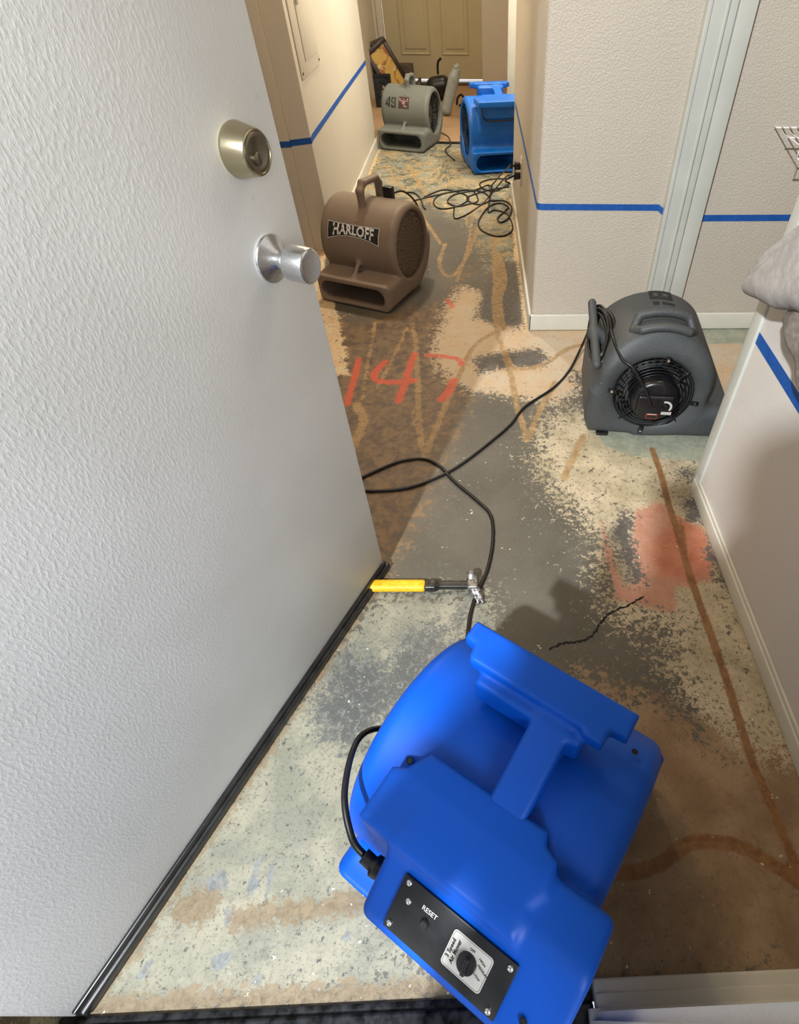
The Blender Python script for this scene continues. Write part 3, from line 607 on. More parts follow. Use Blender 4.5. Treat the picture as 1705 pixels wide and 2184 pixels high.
# ---- blue, foreground and hall
def blue_mover(loc,rz_,label,mat,h,front):
    e=empty('air_mover',loc,rz_); tag(e,label,'air mover','air movers drying the floor')
    w,R,zc,L=(0.388,0.192,0.197,0.245) if front else (0.388,0.184,0.205,0.250)
    plat=[(-0.128,-0.19),(-0.128,-0.112),(-0.108,-0.100),(-0.092,-0.066),(0.100,-0.062),(0.106,-0.078),(0.128,-0.086),(0.132,-0.125),(0.118,-0.150),(0.122,-0.19)]
    bx0=-0.070 if front else -0.11
    def extra(X,Y,Z,b):
        p=mx(spoly(X,Y,plat),mx(Z-(0.412+0.10*(np.minimum(Y,-0.11)+0.11)),0.22-Z)); p=smax(spoly(X,Y,plat)+0.004,mx(Z-(0.410+0.12*(mn(Y,-0.11)+0.11)),0.22-Z),0.010)
        b=smin(b,p,0.012)
        for sx in ((-1,1) if front else ()): b=smin(b,sbox(X*sx,Y,Z,(w/2-0.03,0.150,0.006),(w/2+0.012,0.222,0.150),0.011),0.006)
        if front:
            q=sbox(X,Y,Z,(bx0,-0.262,0.285),(0.212,-0.10,0.400),0.012)
            q=smax(q,(Y+0.194)*(-0.666)+(Z-0.375)*0.746-0.004,0.010)
            b=smin(b,q,0.014)
            b=smax(b,-sbox(X,Y,Z,(-0.036,-0.30,0.30),(0.140,-0.10,0.45),0.004) if False else b,0.001)
        else:
            b=smin(b,sbox(X,Y,Z,(-0.150,-0.252,0.368),(0.160,-0.11,0.405),0.008),0.006)
            b=smin(b,sbox(X,Y,Z,(-0.110,-0.222,0.300),(0.115,-0.05,0.39),0.012),0.010)
        return b
    back=[(0.0,0.004),(0.208,0.004),(0.214,0.13),(0.196,0.15),(0.0,0.2)]
    housing(mat,'housing',e,w,R,zc,L,0.128,0.026,back,0.150,h,extra=extra,k=0.045,low=(0.0,0.2,0.196))
    # T shaped carrying handle / cord wrap
    def tfn(X,Y,Z):
        Z=Z+(0.0 if front else 0.022)
        t=extr(spoly(X,Y,[(-0.138,0.112),(-0.138,0.074),(-0.118,0.070),(-0.112,0.050),(-0.104,0.046),(0.075,0.046),(0.078,0.040),(0.112,0.040),(0.114,0.066),(0.138,0.068),(0.138,0.112)])+0.003,Z-0.455,0.015,0.007)
        t2=sbox(X,Y,Z,(-0.088,0.030,0.395),(0.085,0.086,0.452),0.008)
        st=sbox(X,Y,Z-0.38*(Y-0.03),(0.010,-0.100,0.395),(0.066,0.075,0.450),0.008)
        leg=sbox(X,Y,Z,(-0.06,0.055,0.33),(0.06,0.10,0.45),0.01)
        return smin(smin(smin(t,t2,0.006),st,0.008),leg,0.008)
    solid('handle',tfn,(-0.16,-0.13,0.30),(0.16,0.13,0.50),0.0035 if front else 0.005,mat,e)
    for s in (-1,1):
        box('inlet_shadow_plate',(s*0.128-0.002,-0.149,zc-0.149),(s*0.128+0.002,0.149,zc+0.149),M_dark,e) if False else None
        wheel(e,min(s*0.135,s*0.165),max(s*0.135,s*0.165),0,zc,0.118,M_black)
        grille(e,s*0.178,0,zc,s,[0.03,0.055,0.08,0.105,0.128,0.148],M_black,6)
    def screwat(p,n,mat_=M_screw,r_=0.0042):
        n=Vector(n).normalized(); x=n.orthogonal().normalized(); y=n.cross(x)
        lathe('screw',[(0,-0.001),(r_,-0.001),(r_,0.0008),(r_*0.8,0.0022),(r_*0.3,0.0026),(0,0.0022)],mat_,e,frame(x,y,n,p),20)
    if front:
        n=Vector((0,-0.666,0.746)); t=Vector((1,0,0)); up=Vector((0,0.746,0.666)); c0=Vector((0.052,-0.222,0.350))+n*0.0058
        pf=frame(t,up,n,c0)
        pan=box('control_panel',(-0.084,-0.038,-0.001),(0.084,0.037,0.0022),M_black,e,bev=0.0012,mtx=pf)
        for (a,b) in ((-0.075,0.030),(-0.077,-0.030),(0.076,0.029),(0.074,-0.031),(-0.066,0.010)):
            lathe('screw',[(0,0),(0.0042,0),(0.0040,0.001),(0.003,0.0022),(0.0012,0.0026),(0,0.0016)],M_screw,pan,pf@Matrix.Translation((a,b,0.0022)),20)
        # silver dial label with rounded corners
        bm=bmesh.new(); vs=[]
        for (cx,cy,a0) in ((0.052,0.019,0),(0.005,0.019,90),(0.005,-0.019,180),(0.052,-0.019,270)):
            for k in range(6):
                an=rad(a0+k*18); vs.append(bm.verts.new((cx+0.005*math.cos(an),cy+0.005*math.sin(an),0.0024)))
        bm.faces.new(vs); bmesh.ops.transform(bm,matrix=pf,verts=bm.verts); lb=from_bm('dial_label',bm,M_label,pan)
        for mm,k in ((M_ink,0.0),):
            pts=[]
            for (cx,cy,a0) in ((0.0515,0.0185,0),(0.0055,0.0185,90),(0.0055,-0.0185,180),(0.0515,-0.0185,270)):
                for q in range(6):
                    an=rad(a0+q*18); pts.append(pf@Vector((cx+0.0038*math.cos(an),cy+0.0038*math.sin(an),0.0025)))
            V_,F_=tube_geo(pts,0.00022,4,True); mesh('label_border',V_,F_,M_ink,lb)
        kn=lathe('speed_knob',[(0,0),(0.0125,0),(0.0122,0.003),(0.0115,0.006),(0,0.0065)],M_black,pan,pf@Matrix.Translation((0.0295,-0.001,0.0024)),40)
        box('knob_grip',(-0.0030,-0.0108,0.006),(0.0030,0.0108,0.013),M_black,kn,bev=0.0015,mtx=pf@Matrix.Translation((0.0295,-0.001,0.0))@Matrix.Rotation(rad(8),4,'Z'))
        lathe('reset_button',[(0,0),(0.006,0),(0.006,0.003),(0.0045,0.005),(0,0.005)],M_rubber,pan,pf@Matrix.Translation((-0.036,0.002,0.0022)),24)
        def pt(cx,cy,ang,sx=1.0):
            c,s_=math.cos(rad(ang)),math.sin(rad(ang))
            return lambda x,y,z:(pf@Vector((cx+c*x-s_*y,cy+s_*x+c*y,0.0028+z)))
        textmesh('lettering','RESET',0.0085,M_inkw,pan,pt(-0.036,0.017,0),depth=0.0001,bold=0.0001)
        textmesh('lettering','3 Speed',0.0068,M_ink,lb,pt(0.0050,0.0,90),depth=0.0001,spacing=1.15,bold=0.0002)
        textmesh('lettering','Air Mover',0.0068,M_ink,lb,pt(0.0118,0.0,90),depth=0.0001,spacing=1.08,bold=0.0002)
        textmesh('lettering','OFF',0.0042,M_ink,lb,pt(0.0295,0.0155,0),depth=0.0001)
        textmesh('lettering','HIGH',0.0042,M_ink,lb,pt(0.0455,0.0115,-20),depth=0.0001)
        textmesh('lettering','MEDIUM',0.0042,M_ink,lb,pt(0.0495,0.003,-20),depth=0.0001)
        textmesh('lettering','LOW',0.0042,M_ink,lb,pt(0.0465,-0.0075,-20),depth=0.0001)
        for p,n_ in (((-0.118,-0.090,0.372),(0,-0.4,1)),((0.140,-0.148,0.335),(0.2,-0.6,0.8)),((0.15,0.10,0.372),(0,0.4,1)),((0.165,-0.236,0.347),(0,-0.66,0.75)),((0.094,-0.1,0.405),(0,-0.1,1))):
            lathe('mounting_hole',[(0,0.0),(0.004,0.0),(0.0046,0.001),(0.005,0)],M_black,e,frame((1,0,0),Vector(n_).normalized().cross(Vector((1,0,0))),Vector(n_).normalized(),p),16)
        gl=tube('cord_gland',[(-0.060,-0.205,0.322),(-0.080,-0.212,0.324),(-0.104,-0.212,0.330)],[0.014]*6+[0.0145]*5+[0.010]*6,M_black,e,16)
        tube('power_cord',[(-0.100,-0.212,0.328),(-0.128,-0.206,0.345),(-0.172,-0.170,0.360),(-0.212,-0.105,0.345),(-0.222,-0.055,0.27),(-0.215,-0.01,0.15),(-0.215,0.03,0.05),(-0.212,0.10,0.006),(-0.16,0.2185,0.006),(-0.10,0.25,0.006)],0.0048,M_cord,e,10)
    else:
        def dm(x,y,z): return drum_fn(0.125+x,rad(12)+y/R,0.0008+z,R,zc)
        def dmf(x,y,z): return drum_fn(0.07+x,rad(10)+y/R,0.0008+z,R,zc)
        textmesh('lettering','MOUNTO',0.020,M_inkw,e,dm,depth=0.0003,bold=0.0006,sx=1.15)
        mesh('emblem',[dmf(*q) for q in ((-0.022,-0.004,0),(-0.022,0.008,0),(-0.012,0.009,0),(-0.004,0.009,0),(-0.002,0.0,0),(-0.006,-0.008,0),(-0.010,0,0),(-0.014,-0.002,0))],[(0,1,2,7),(2,3,6,7),(3,4,5,6)],M_inkw,e)
        for x,t in ((-0.075,38),(0.055,36)): 
            p=drum_fn(x,rad(t),0.0,R,zc); lathe('mounting_hole',[(0,0.0),(0.0045,0.0),(0.005,0.001),(0.006,0)],M_black,e,frame((1,0,0),(0,math.sin(rad(t)),math.cos(rad(t))),(0,-math.cos(rad(t)),math.sin(rad(t))),p),16)
        cpt=[(0.122,-0.222,0.362),(0.118,-0.228,0.325),(0.095,-0.229,0.302),(0,-0.229,0.297),(-0.09,-0.229,0.302),(-0.115,-0.227,0.325),(-0.119,-0.215,0.36)]
        tube('cord_wrap',cpt,0.0045,M_cord,e,8)
        tube('power_cord',[(0.120,-0.225,0.362),(0.142,-0.240,0.33),(0.150,-0.245,0.24),(0.120,-0.272,0.13),(0.075,-0.31,0.04),(0.03,-0.36,0.006),(-0.01,-0.42,0.006),(0.02,-0.50,0.006)],0.0045,M_cord,e,8)
    return e
cu,cw=-0.135,0.25
ang=rad(-35)
fx=(cu*math.cos(ang)-cw*math.sin(ang), cu*math.sin(ang)+cw*math.cos(ang))
F1=blue_mover((fx[0],fx[1],0),ang,'large blue air mover in the foreground with black three-speed control panel',M_blue,0.0036,True)
F2=blue_mover((0.097,4.50,0),rad(12),'blue air mover partly hidden behind the middle wall at the far end of the hall',M_bluef,0.005,False)
# ---- taupe with banner
def taupe_mover():
    e=empty('air_mover',(-0.470,2.600,0),rad(-23)); tag(e,'taupe brown air mover with a black lettered banner, beside the open door','air mover','air movers drying the floor')
    w,R,zc,L=0.372,0.166,0.208,0.252
    def extra(X,Y,Z,b):
        rib=scap(X,Y,Z,(0.0,-0.150,0.085),(0.0,-0.215,0.122),0.011); rib2=scap(X,Y,Z,(0.0,-0.165,0.16),(0.0,-0.215,0.122),0.009)
        return smin(b,mn(rib,rib2),0.02)
    housing(M_taupe,'housing',e,w,R,zc,L,0.118,0.030,[(0,0.004),(0.06,0.004),(0.12,0.06),(0,0.2)],0.137,0.0048,extra=extra,low=(0.0,0.195,0.190))
    loop_handle(e,M_taupe,R,zc,66,122,0.068,0.013,0.024)
    for s in (1,-1):
        lathe('inlet_filter',[(0,0.006),(0.10,0.004),(0.130,0.0),(0.1355,-0.006),(0.136,-0.02)],M_filter,e,frame((0,1,0),(0,0,1),(1,0,0),(s*(w/2-0.016),0,zc)) if s>0 else frame((0,1,0),(0,0,-1),(-1,0,0),(s*(w/2-0.016),0,zc)),64)
    # banner
    def bmap(x,y,z=0.0): return drum_fn(-0.012+x,rad(27)+y/R,0.0012+z,R,zc)
    def bn(name,ins,mat,off):
        V=[];F=[];n=24
        for i in range(n+1):
            x=-0.122+ins+(0.244-2*ins)*i/n; k=(x/0.122)
            top=0.024+0.004*k*k-ins; bot=-0.016-0.020*k*k+ins
            V+=[bmap(x*(1+0.0),top,off),bmap(x,(top+bot)/2,off),bmap(x,bot,off)]
            if i: F+=[(3*i-3,3*i,3*i+1,3*i-2),(3*i-2,3*i+1,3*i+2,3*i-1)]
        return mesh(name,V,F,mat,e)
    bn('banner_label',-0.0025,M_inkw,0.0); bl=bn('banner_label',0.0,M_ink,0.0006)
    textmesh('lettering','HARLOFF',0.046,M_inkw,e,lambda x,y,z:bmap(x,y*(1+4.2*abs(x))+0.0035-0.65*x*x,0.0012+z),depth=0.0002,bold=0.0014,sx=1.0,spacing=1.03)
    box('switch_box',(0.035,0.050,0.345),(0.080,0.080,0.408),M_black,e,bev=0.006)
    tube('power_cord',[(0.060,0.075,0.375),(0.085,0.15,0.365),(0.10,0.235,0.28),(0.09,0.29,0.12),(0.06,0.33,0.006),(-0.05,0.36,0.006)],0.0042,M_cord,e,8)
    return e
F3=taupe_mover()
# ---- grey with stencil, hall
def grey_mover():
    e=empty('air_mover',(-0.492,5.012,0),rad(-17.7)); tag(e,'dusty grey air mover stencilled 49, on the carpet edge at the hall end','air mover','air movers drying the floor')
    w,R,zc,L=0.372,0.158,0.198,0.262
    def extra(X,Y,Z,b):
        rib=scap(X,Y,Z,(0.0,-0.150,0.085),(0.0,-0.215,0.122),0.010); rib2=scap(X,Y,Z,(0.0,-0.165,0.15),(0.0,-0.215,0.122),0.009)
        return smin(b,mn(rib,rib2),0.02)
    housing(M_grey,'housing',e,w,R,zc,L,0.125,0.030,[(0,0.004),(0.06,0.004),(0.12,0.06),(0,0.2)],0.125,0.0055,extra=extra,low=(0.0,0.185,0.180))
    loop_handle(e,M_grey,R,zc,72,116,0.056,0.012,0.026)
    def dm(cx,t): return lambda x,y,z:drum_fn(cx+x,rad(t)+y/R,0.0012+z,R,zc)
    def quad(name,cx,t,x0,y0,x1,y1,mat,off=0.0,n=5):
        V=[];F=[]
        for i in range(n+1):
            y=y0+(y1-y0)*i/n; V+=[drum_fn(cx+x0,rad(t)+y/R,0.0014+off,R,zc),drum_fn(cx+x1,rad(t)+y/R,0.0014+off,R,zc)]
            if i: F.append((2*i-2,2*i-1,2*i+1,2*i))
        return V,F
    def group(name,qs,mat):
        V=[];F=[]
        for a in qs:
            v,f=quad('',*a,mat); o=len(V); V+=v; F+=[tuple(i+o for i in q) for q in f]
        return mesh(name,V,F,mat,e)
    g4=[(-0.125,28,0.006,-0.03,0.018,0.034),(-0.125,28,-0.016,-0.018,0.004,-0.006),(-0.125,28,-0.012,-0.004,-0.002,0.008),(-0.125,28,-0.006,0.010,0.003,0.022)]
    g9=[(-0.080,28,0.008,-0.032,0.018,0.032),(-0.080,28,-0.016,0.022,0.004,0.032),(-0.080,28,-0.018,0.002,-0.008,0.020),(-0.080,28,-0.012,-0.006,0.004,0.002),(-0.080,28,-0.016,-0.032,0.004,-0.020),(-0.080,28,-0.018,-0.024,-0.008,-0.014)]
    group('stencil_digit',g4,M_ink); group('stencil_digit',g9,M_ink)
    group('sticker',[(0.0,30,-0.040,-0.038,0.040,0.034)],M_maroon)
    group('sticker_print',[(0.0,30,-0.032,0.004,0.030,0.010,),(0.0,30,-0.014,-0.012,0.012,0.004),(0.0,30,-0.004,-0.026,0.004,0.020),(0.0,30,-0.034,0.004,-0.027,0.024),(0.0,30,0.024,0.004,0.031,0.024),(0.0,30,0.004,-0.030,0.028,-0.020)],M_print) .location=(0,-0.0006,0.0006)
    for s in (1,-1):
        wheel(e,min(s*0.120,s*0.15),max(s*0.120,s*0.15),0,zc,0.104,M_filter,24)
        grille(e,s*0.158,0,zc,s,[0.03,0.05,0.07,0.09,0.105,0.119],M_black,8)
    tube('power_cord',[(0.17,0.12,0.05),(0.24,0.10,0.03),(0.30,-0.02,0.012),(0.305,-0.15,0.010),(0.37,-0.26,0.006),(0.45,-0.36,0.006)],0.0042,M_cord,e,8)
    return e
F4=grey_mover()
# ---- slate, turned side-on, motor towards the camera
def slate_mover():
    e=empty('air_mover',(0.560,1.605,0),rad(84)); tag(e,'slate grey air mover standing side-on at right with coiled cord and exposed motor','air mover','air movers drying the floor')
    w,R,zc,L=0.365,0.184,0.196,0.262; zi=0.168
    back=[(0,0.004),(0.190,0.004),(0.206,0.05),(0.206,0.17),(0.186,0.19),(0,0.25)]
    def extra(X,Y,Z,b):
        # shallow dished flank around the motor, sloping shoulders
        r2=np.sqrt(Y**2+(Z-zi)**2)
        tap=(np.abs(X)-w/2)+0.36*mx(Z-0.235,0)+0.10*mx(r2-0.17,0)
        b=smax(b,tap,0.03)
        cone=np.abs(np.abs(X)-w/2-0.055)-(0.055+0.030*np.clip((0.175-r2)/0.05,0,1))
        return smax(b,-mx(cone,r2-0.176),0.02)
    housing(M_slate,'housing',e,w,R,zc,L,0.120,0.045,back,0.120,0.0048,extra=extra,zi=zi,fun=0.016,k=0.05,hw=0.115)
    # oval grab handle over the crown, front to back
    def hf(X,Y,Z):
        ths=np.linspace(60,120,15)
        def sm(t): q=min(1,max(0,(30-abs(t-90))/9)); return q*q*(3-2*q)
        p=[drum_fn(-0.100-0.028*sm(t),rad(t),-0.002+0.006*sm(t),R,zc) for t in ths]
        p2=[drum_fn(-0.092+0.024*sm(t),rad(t),-0.002+0.022*sm(t),R,zc) for t in ths]
        d=np.full(np.broadcast_shapes(X.shape,Y.shape,Z.shape),9.0)
        for q in (p,p2):
            for a,b in zip(q,q[1:]): d=smin(d,scap(X,Y,Z,a,b,0.0122),0.004)
        return d
    solid('handle',hf,(-0.17,-0.15,0.26),(-0.02,0.15,0.44),0.0042,M_slate,e)
    ba=np.array((0.100,0.205,0.335)); bb=np.array((-0.140,0.190,0.255)); bc=(ba+bb)/2
    def wf(X,Y,Z):
        return smin(scap(X,Y,Z,ba,bb,0.0140),scap(X,Y,Z,bc+np.array((0,-0.06,-0.03)),bc,0.022),0.012)
    solid('cord_bar',wf,(-0.17,0.10,0.21),(0.13,0.25,0.38),0.004,M_slate,e)
    u=(ba-bb)/np.linalg.norm(ba-bb); vv=np.array((0.0,0.80,0.60)); vv=vv-u*(vv@u); vv/=np.linalg.norm(vv); ww=np.cross(u,vv)
    lst=[]; rr=random.Random(3)
    for k in range(9):
        ex=0.104+rr.uniform(-0.012,0.014); ey=0.044+rr.uniform(-0.009,0.010); off=-0.016-0.0045*k+rr.uniform(-0.002,0.002); sh=rr.uniform(-0.006,0.006); tl=rr.uniform(-0.10,0.10)
        lst.append(([tuple(bc+u*(ex*math.cos(a)+sh)+ww*(ey*math.sin(a)+tl*ex*math.cos(a))+vv*(off+0.008*math.cos(a)**2)) for a in np.linspace(0,2*math.pi,40,endpoint=False)],0.0048,True))
    tubes('coiled_cord',lst,M_cord,e,8)
    # motor side (-x): guard rings, motor, switch face
    zx=-w/2
    grille(e,zx+0.022,0,zi,-1,[0.078,0.088,0.098,0.108,0.117,0.125],M_black,4,0.0019)
    wheel(e,zx+0.055,zx+0.085,0,zi,0.100,M_black,28)
    for k in range(4):
        a=math.pi/2*k+0.12; y,z=0.133*math.cos(a),0.133*math.sin(a)
        bm=bmesh.new(); bm_box(bm,(-0.005,-0.014,-0.007),(0.002,0.014,0.007),0.002,2,Matrix.Translation((zx+0.010,y,zi+z))@Matrix.Rotation(a,4,'X')); tb=from_bm('guard_tab',bm,M_black,e,True,40)
        lathe('screw',[(0,0),(0.005,0),(0.004,0.003),(0,0.003)],M_screw,tb,frame((0,1,0),(0,0,-1),(-1,0,0),(zx+0.005,y*1.02,zi+z*1.02)),16)
    mf=lambda dx,dy,dz: frame((0,-1,0),(0,0,1),(-1,0,0),(zx+dx,dy,zi+dz))
    m4=mf(0.026,0,0)
    mo=lathe('motor',[(0,0.048),(0.062,0.048),(0.070,0.043),(0.074,0.034),(0.075,-0.06),(0,-0.06)],M_black,e,m4,56)
    box('switch_housing',(-0.056,-0.036,0.040),(0.058,0.030,0.062),M_black,mo,bev=0.008,seg=4,mtx=m4)
    def strip(name,cx,cy,r0,r1,a0,a1,z,mat,parent,n=20):
        V=[];F=[]
        for i in range(n+1):
            a=rad(a0+(a1-a0)*i/n); V+=[m4@Vector((cx+r0*math.cos(a),cy+r0*math.sin(a),z)),m4@Vector((cx+r1*math.cos(a),cy+r1*math.sin(a),z))]
            if i: F.append((2*i-2,2*i-1,2*i+1,2*i))
        return mesh(name,V,F,mat,parent)
    dlb=strip('dial_label',0.032,-0.004,0.015,0.022,-40,110,0.0624,M_label,mo)
    box('dial_plate',(0.024,-0.033,0.0615),(0.056,-0.022,0.0626),M_label,mo,mtx=m4)
    sd=lathe('speed_dial',[(0,0),(0.010,0),(0.009,0.008),(0,0.009)],M_black,mo,m4@Matrix.Translation((0.032,-0.004,0.062)),24)
    wm=m4@Matrix.Translation((0,-0.038,0.0)) 
    wl=box('warning_label',(-0.018,-0.022,0.0485),(0.018,0.000,0.0500),M_red,mo,mtx=wm)
    box('label_text_area',(-0.0165,-0.0205,0.0500),(0.0165,-0.0085,0.0504),M_ink,wl,mtx=wm)
    box('label_heading',(-0.0145,-0.0062,0.0500),(0.0145,-0.0022,0.0504),M_label,wl,mtx=wm)
    def group(qs):
        V=[];F=[]
        for (t0,t1,x0,x1) in qs:
            o=len(V); n=6
            for i in range(n+1):
                t=t0+(t1-t0)*i/n; V+=[drum_fn(x0,rad(t),0.0016,R,zc),drum_fn(x1,rad(t),0.0016,R,zc)]
                if i: F.append((o+2*i-2,o+2*i-1,o+2*i+1,o+2*i))
        return mesh('stencil_mark',V,F,M_ink,e)
    group([(76,99,0.056,0.074),(76,99,0.100,0.110),(95,99,0.078,0.104),(86,90,0.080,0.104),(76,80,0.078,0.104)])
    group([(91,97,0.018,0.038),(75,88,0.022,0.036)])
    tube('motor_lead',[tuple(bc+np.array((-0.03,-0.045,0.03))),(-0.125,0.140,0.315),(-0.168,0.118,0.292),(zx-0.006,0.085,zi+0.110),(zx-0.030,0.035,zi+0.045),(zx-0.040,0.015,zi+0.006),(zx-0.030,0.012,zi+0.000)],0.0048,M_cord,e,10)
    box('rubber_foot',(-w/2+0.01,0.12,0.0),(-w/2+0.05,0.16,0.012),M_rubber,e,bev=0.003)
    return e
F5=slate_mover()
# ------------------------------------------------------------------ cords on the floor
def floorcord(name,px,label,group=None,r_=0.0050,zs=None,ends=()):
    pts=[(list(q[1:]) if q[0]=='w' else list(fl(*q[:2],q[2] if len(q)>2 else r_))) for q in px]
    o=tube(name,pts,r_,M_cord,None,10,8); tag(o,label,'cord',group); return o
floorcord('extension_cord',[(1262,690,0.20),(1243,735,0.06),(1215,790),(1180,828),(1120,868),(1090,905),(1050,940),(985,990),(930,1020),(870,1040),(800,1047),(740,1042),(700,1030),(660,1015)],'black cord from the slate grey air mover crossing the grey concrete to behind the door')
floorcord('extension_cord',[(700,1060),(740,1035),(790,1010),(850,985),(900,978),(935,992),(970,1028),(1020,1070),(1047,1100),(1052,1150),(1040,1215),(1018,1265),(1004,1310),(996,1370),(985,1450),(960,1560)],'black cord looping from the door past the hammer head to the foreground blue air mover',r_=0.0050)
hz=0.006
floorcord('extension_cord',[(905,420),(945,405),(985,412),(1000,425),(975,440),(940,445),(925,432),(940,415),(985,406),(1010,408),(1020,428),(1000,435),(975,440),(955,430),(970,415),(1015,405),(1040,395),(1048,396,0.03),(1066,376,0.15),(1082,360,0.30),('w',0.153,3.056,0.374)],'black cord coils lying in the hall nearest the taupe air mover','coiled black cords in the hall',0.0042)
floorcord('extension_cord',[(882,428),(940,414),(990,405),(1030,410),(1045,425),(1030,435),(1010,434),(996,424),(1010,415),(1045,405),(1086,398)],'thin black cord overlapping the hall coils and vanishing behind the middle wall','coiled black cords in the hall',0.0042)
floorcord('extension_cord',[(1086,381),(1050,382),(1025,390),(1030,402),(1058,407),(1085,393)],'black cord loop on pale concrete directly before the hall blue air mover','coiled black cords in the hall',0.0042)
floorcord('extension_cord',[(970,440),(968,460),(975,466),(1000,455),(1028,436),(1048,414,0.04),(1068,390,0.15),(1084,374,0.27),('w',0.153,3.056,0.319)],'black cord bight below the coils rising to the lower hall plug','coiled black cords in the hall',0.0042)
floorcord('extension_cord',[(1046,428),(1078,429),(1092,444),(1084,466),(1068,474),(1062,465),(1078,450),(1084,441),(1066,433),(1042,442),(1022,470),(1025,488),(1048,501),(1074,503),(1092,492),(1092,475),(1080,455),(1055,448),(1042,452),(1046,420),(1050,395)],'large black cord loop nearest the foot of the middle wall','coiled black cords in the hall',0.0045)
floorcord('extension_cord',[(868,410),(885,412),(898,425),(903,440),(908,446)],'short black cord tail beside the taupe air mover rim','coiled black cords in the hall',0.0042)
# ------------------------------------------------------------------ hammer
hp0=Vector(fl(790,1257,0)); hp1=Vector(fl(1008,1257,0)); hd=(hp1-hp0).normalized(); hm=empty('hammer',(hp1.x,hp1.y,0),math.atan2(hd.y,hd.x)); tag(hm,'claw hammer with yellow grip lying across the floor under the open door','hammer')
# local: x points to the head, handle runs to -x
def hfn(X,Y,Z): return sbox(X,Y,Z,(-0.30,-0.0165,0.004),(-0.118,0.0165,0.029),0.012)
solid('grip',hfn,(-0.32,-0.03,-0.004),(-0.10,0.03,0.04),0.0022,M_yellow,hm)
def sfn(X,Y,Z):
    a=sbox(X,Y,Z,(-0.126,-0.014,0.006),(-0.092,0.014,0.027),0.006); b=sbox(X,Y,Z,(-0.110,-0.0085,0.009),(0.010,0.0085,0.025),0.004)
    return smin(a,b,0.010)
solid('shaft',sfn,(-0.14,-0.02,0.0),(0.02,0.02,0.035),0.0018,M_rubber,hm)
def headf(X,Y,Z):
    ey=sbox(X,Y,Z,(-0.012,-0.018,0.006),(0.016,0.016,0.036),0.005)
    po=scap(X,Y,Z,(0.0,0.004,0.020),(-0.002,0.018,0.026),0.010); fa=scap(X,Y,Z,(-0.002,0.019,0.027),(-0.002,0.022,0.033),0.0140)
    d=smin(smin(ey,po,0.008),fa,0.006)
    c1=[(0.004,-0.008,0.022),(0.010,-0.020,0.021),(0.016,-0.034,0.015),(0.023,-0.046,0.007)]
    for s in (-1,1):
        for a,b,r_ in zip(c1,c1[1:],(0.008,0.006,0.004)): d=smin(d,scap(X,Y,Z,(a[0]+s*0.004,a[1],a[2]),(b[0]+s*0.0065,b[1],b[2]),r_),0.004)
    return d
solid('hammer_head',headf,(-0.03,-0.09,-0.004),(0.04,0.065,0.05),0.0018,M_iron,hm)
# ------------------------------------------------------------------ cloth hanging at right
def sheet(X,Y,Z):
    # local x: depth from wall, y along wall (towards camera negative), z up
    d=spoly(Y,Z,[(1.178,0.642),(1.150,0.630),(1.085,0.652),(1.00,0.675),(0.93,0.708),(0.80,0.74),(0.62,0.76),(0.62,1.06),(0.80,1.02),(0.95,0.91),(1.05,0.823),(1.13,0.752),(1.178,0.690)])
    th=0.042+0.004*np.sin(Z*40+Y*30)-0.012*np.exp(-((Z-(0.665+0.95*(1.17-Y)))/0.010)**2)
    b=np.abs(X-0.585)-th*np.clip(0.55+(1.25-Y)*1.1,0.5,1.0)
    return smax(d+0.006,b,0.05)
cl=empty('hanging_cloth',(0,0,0)); tag(cl,'pale grey fleece cloth with a pointed corner hanging by the near right wall','cloth')
solid('fleece_panel',sheet,(0.50,0.58,0.56),(0.660,1.26,1.06),0.006,M_fleece,cl)
def sheet2(X,Y,Z):
    d=spoly(Y,Z,[(0.985,0.70),(0.985,0.665),(0.925,0.648),(0.862,0.622),(0.80,0.600),(0.70,0.56),(0.60,0.50),(0.60,0.80),(0.80,0.82)])
    return smax(d+0.006,np.abs(X-0.600)-0.030-0.004*np.sin(Y*70),0.03)
solid('taupe_lining',sheet2,(0.53,0.56,0.36),(0.660,1.02,0.86),0.006,M_fleeced,cl)
# ------------------------------------------------------------------ wire shelf in the closet
ws=empty('wire_shelf',(0.992,2.16,0.695)); tag(ws,'white wire closet shelf end on the grey wall at the right edge','shelf')
lst=[]
for z in (0.0,0.034): lst.append(([(0,-0.22,z),(0.9,-0.22,z)],0.0030))
lst.append(([(0,0,0.034),(0.9,0,0.034)],0.003)); lst.append(([(0,-0.11,0.031),(0.9,-0.11,0.031)],0.0025))
tubes('rail',lst,M_wire,ws)
lst=[([(x,0,0.036),(x,-0.222,0.036),(x,-0.224,0.0)],0.0018) for x in np.arange(0.0,0.9,0.026)]
tubes('cross_wires',lst,M_wire,ws)
tubes('brace',[([(0.30,-0.20,0.0),(0.30,-0.003,-0.22)],0.004)],M_wire,ws)
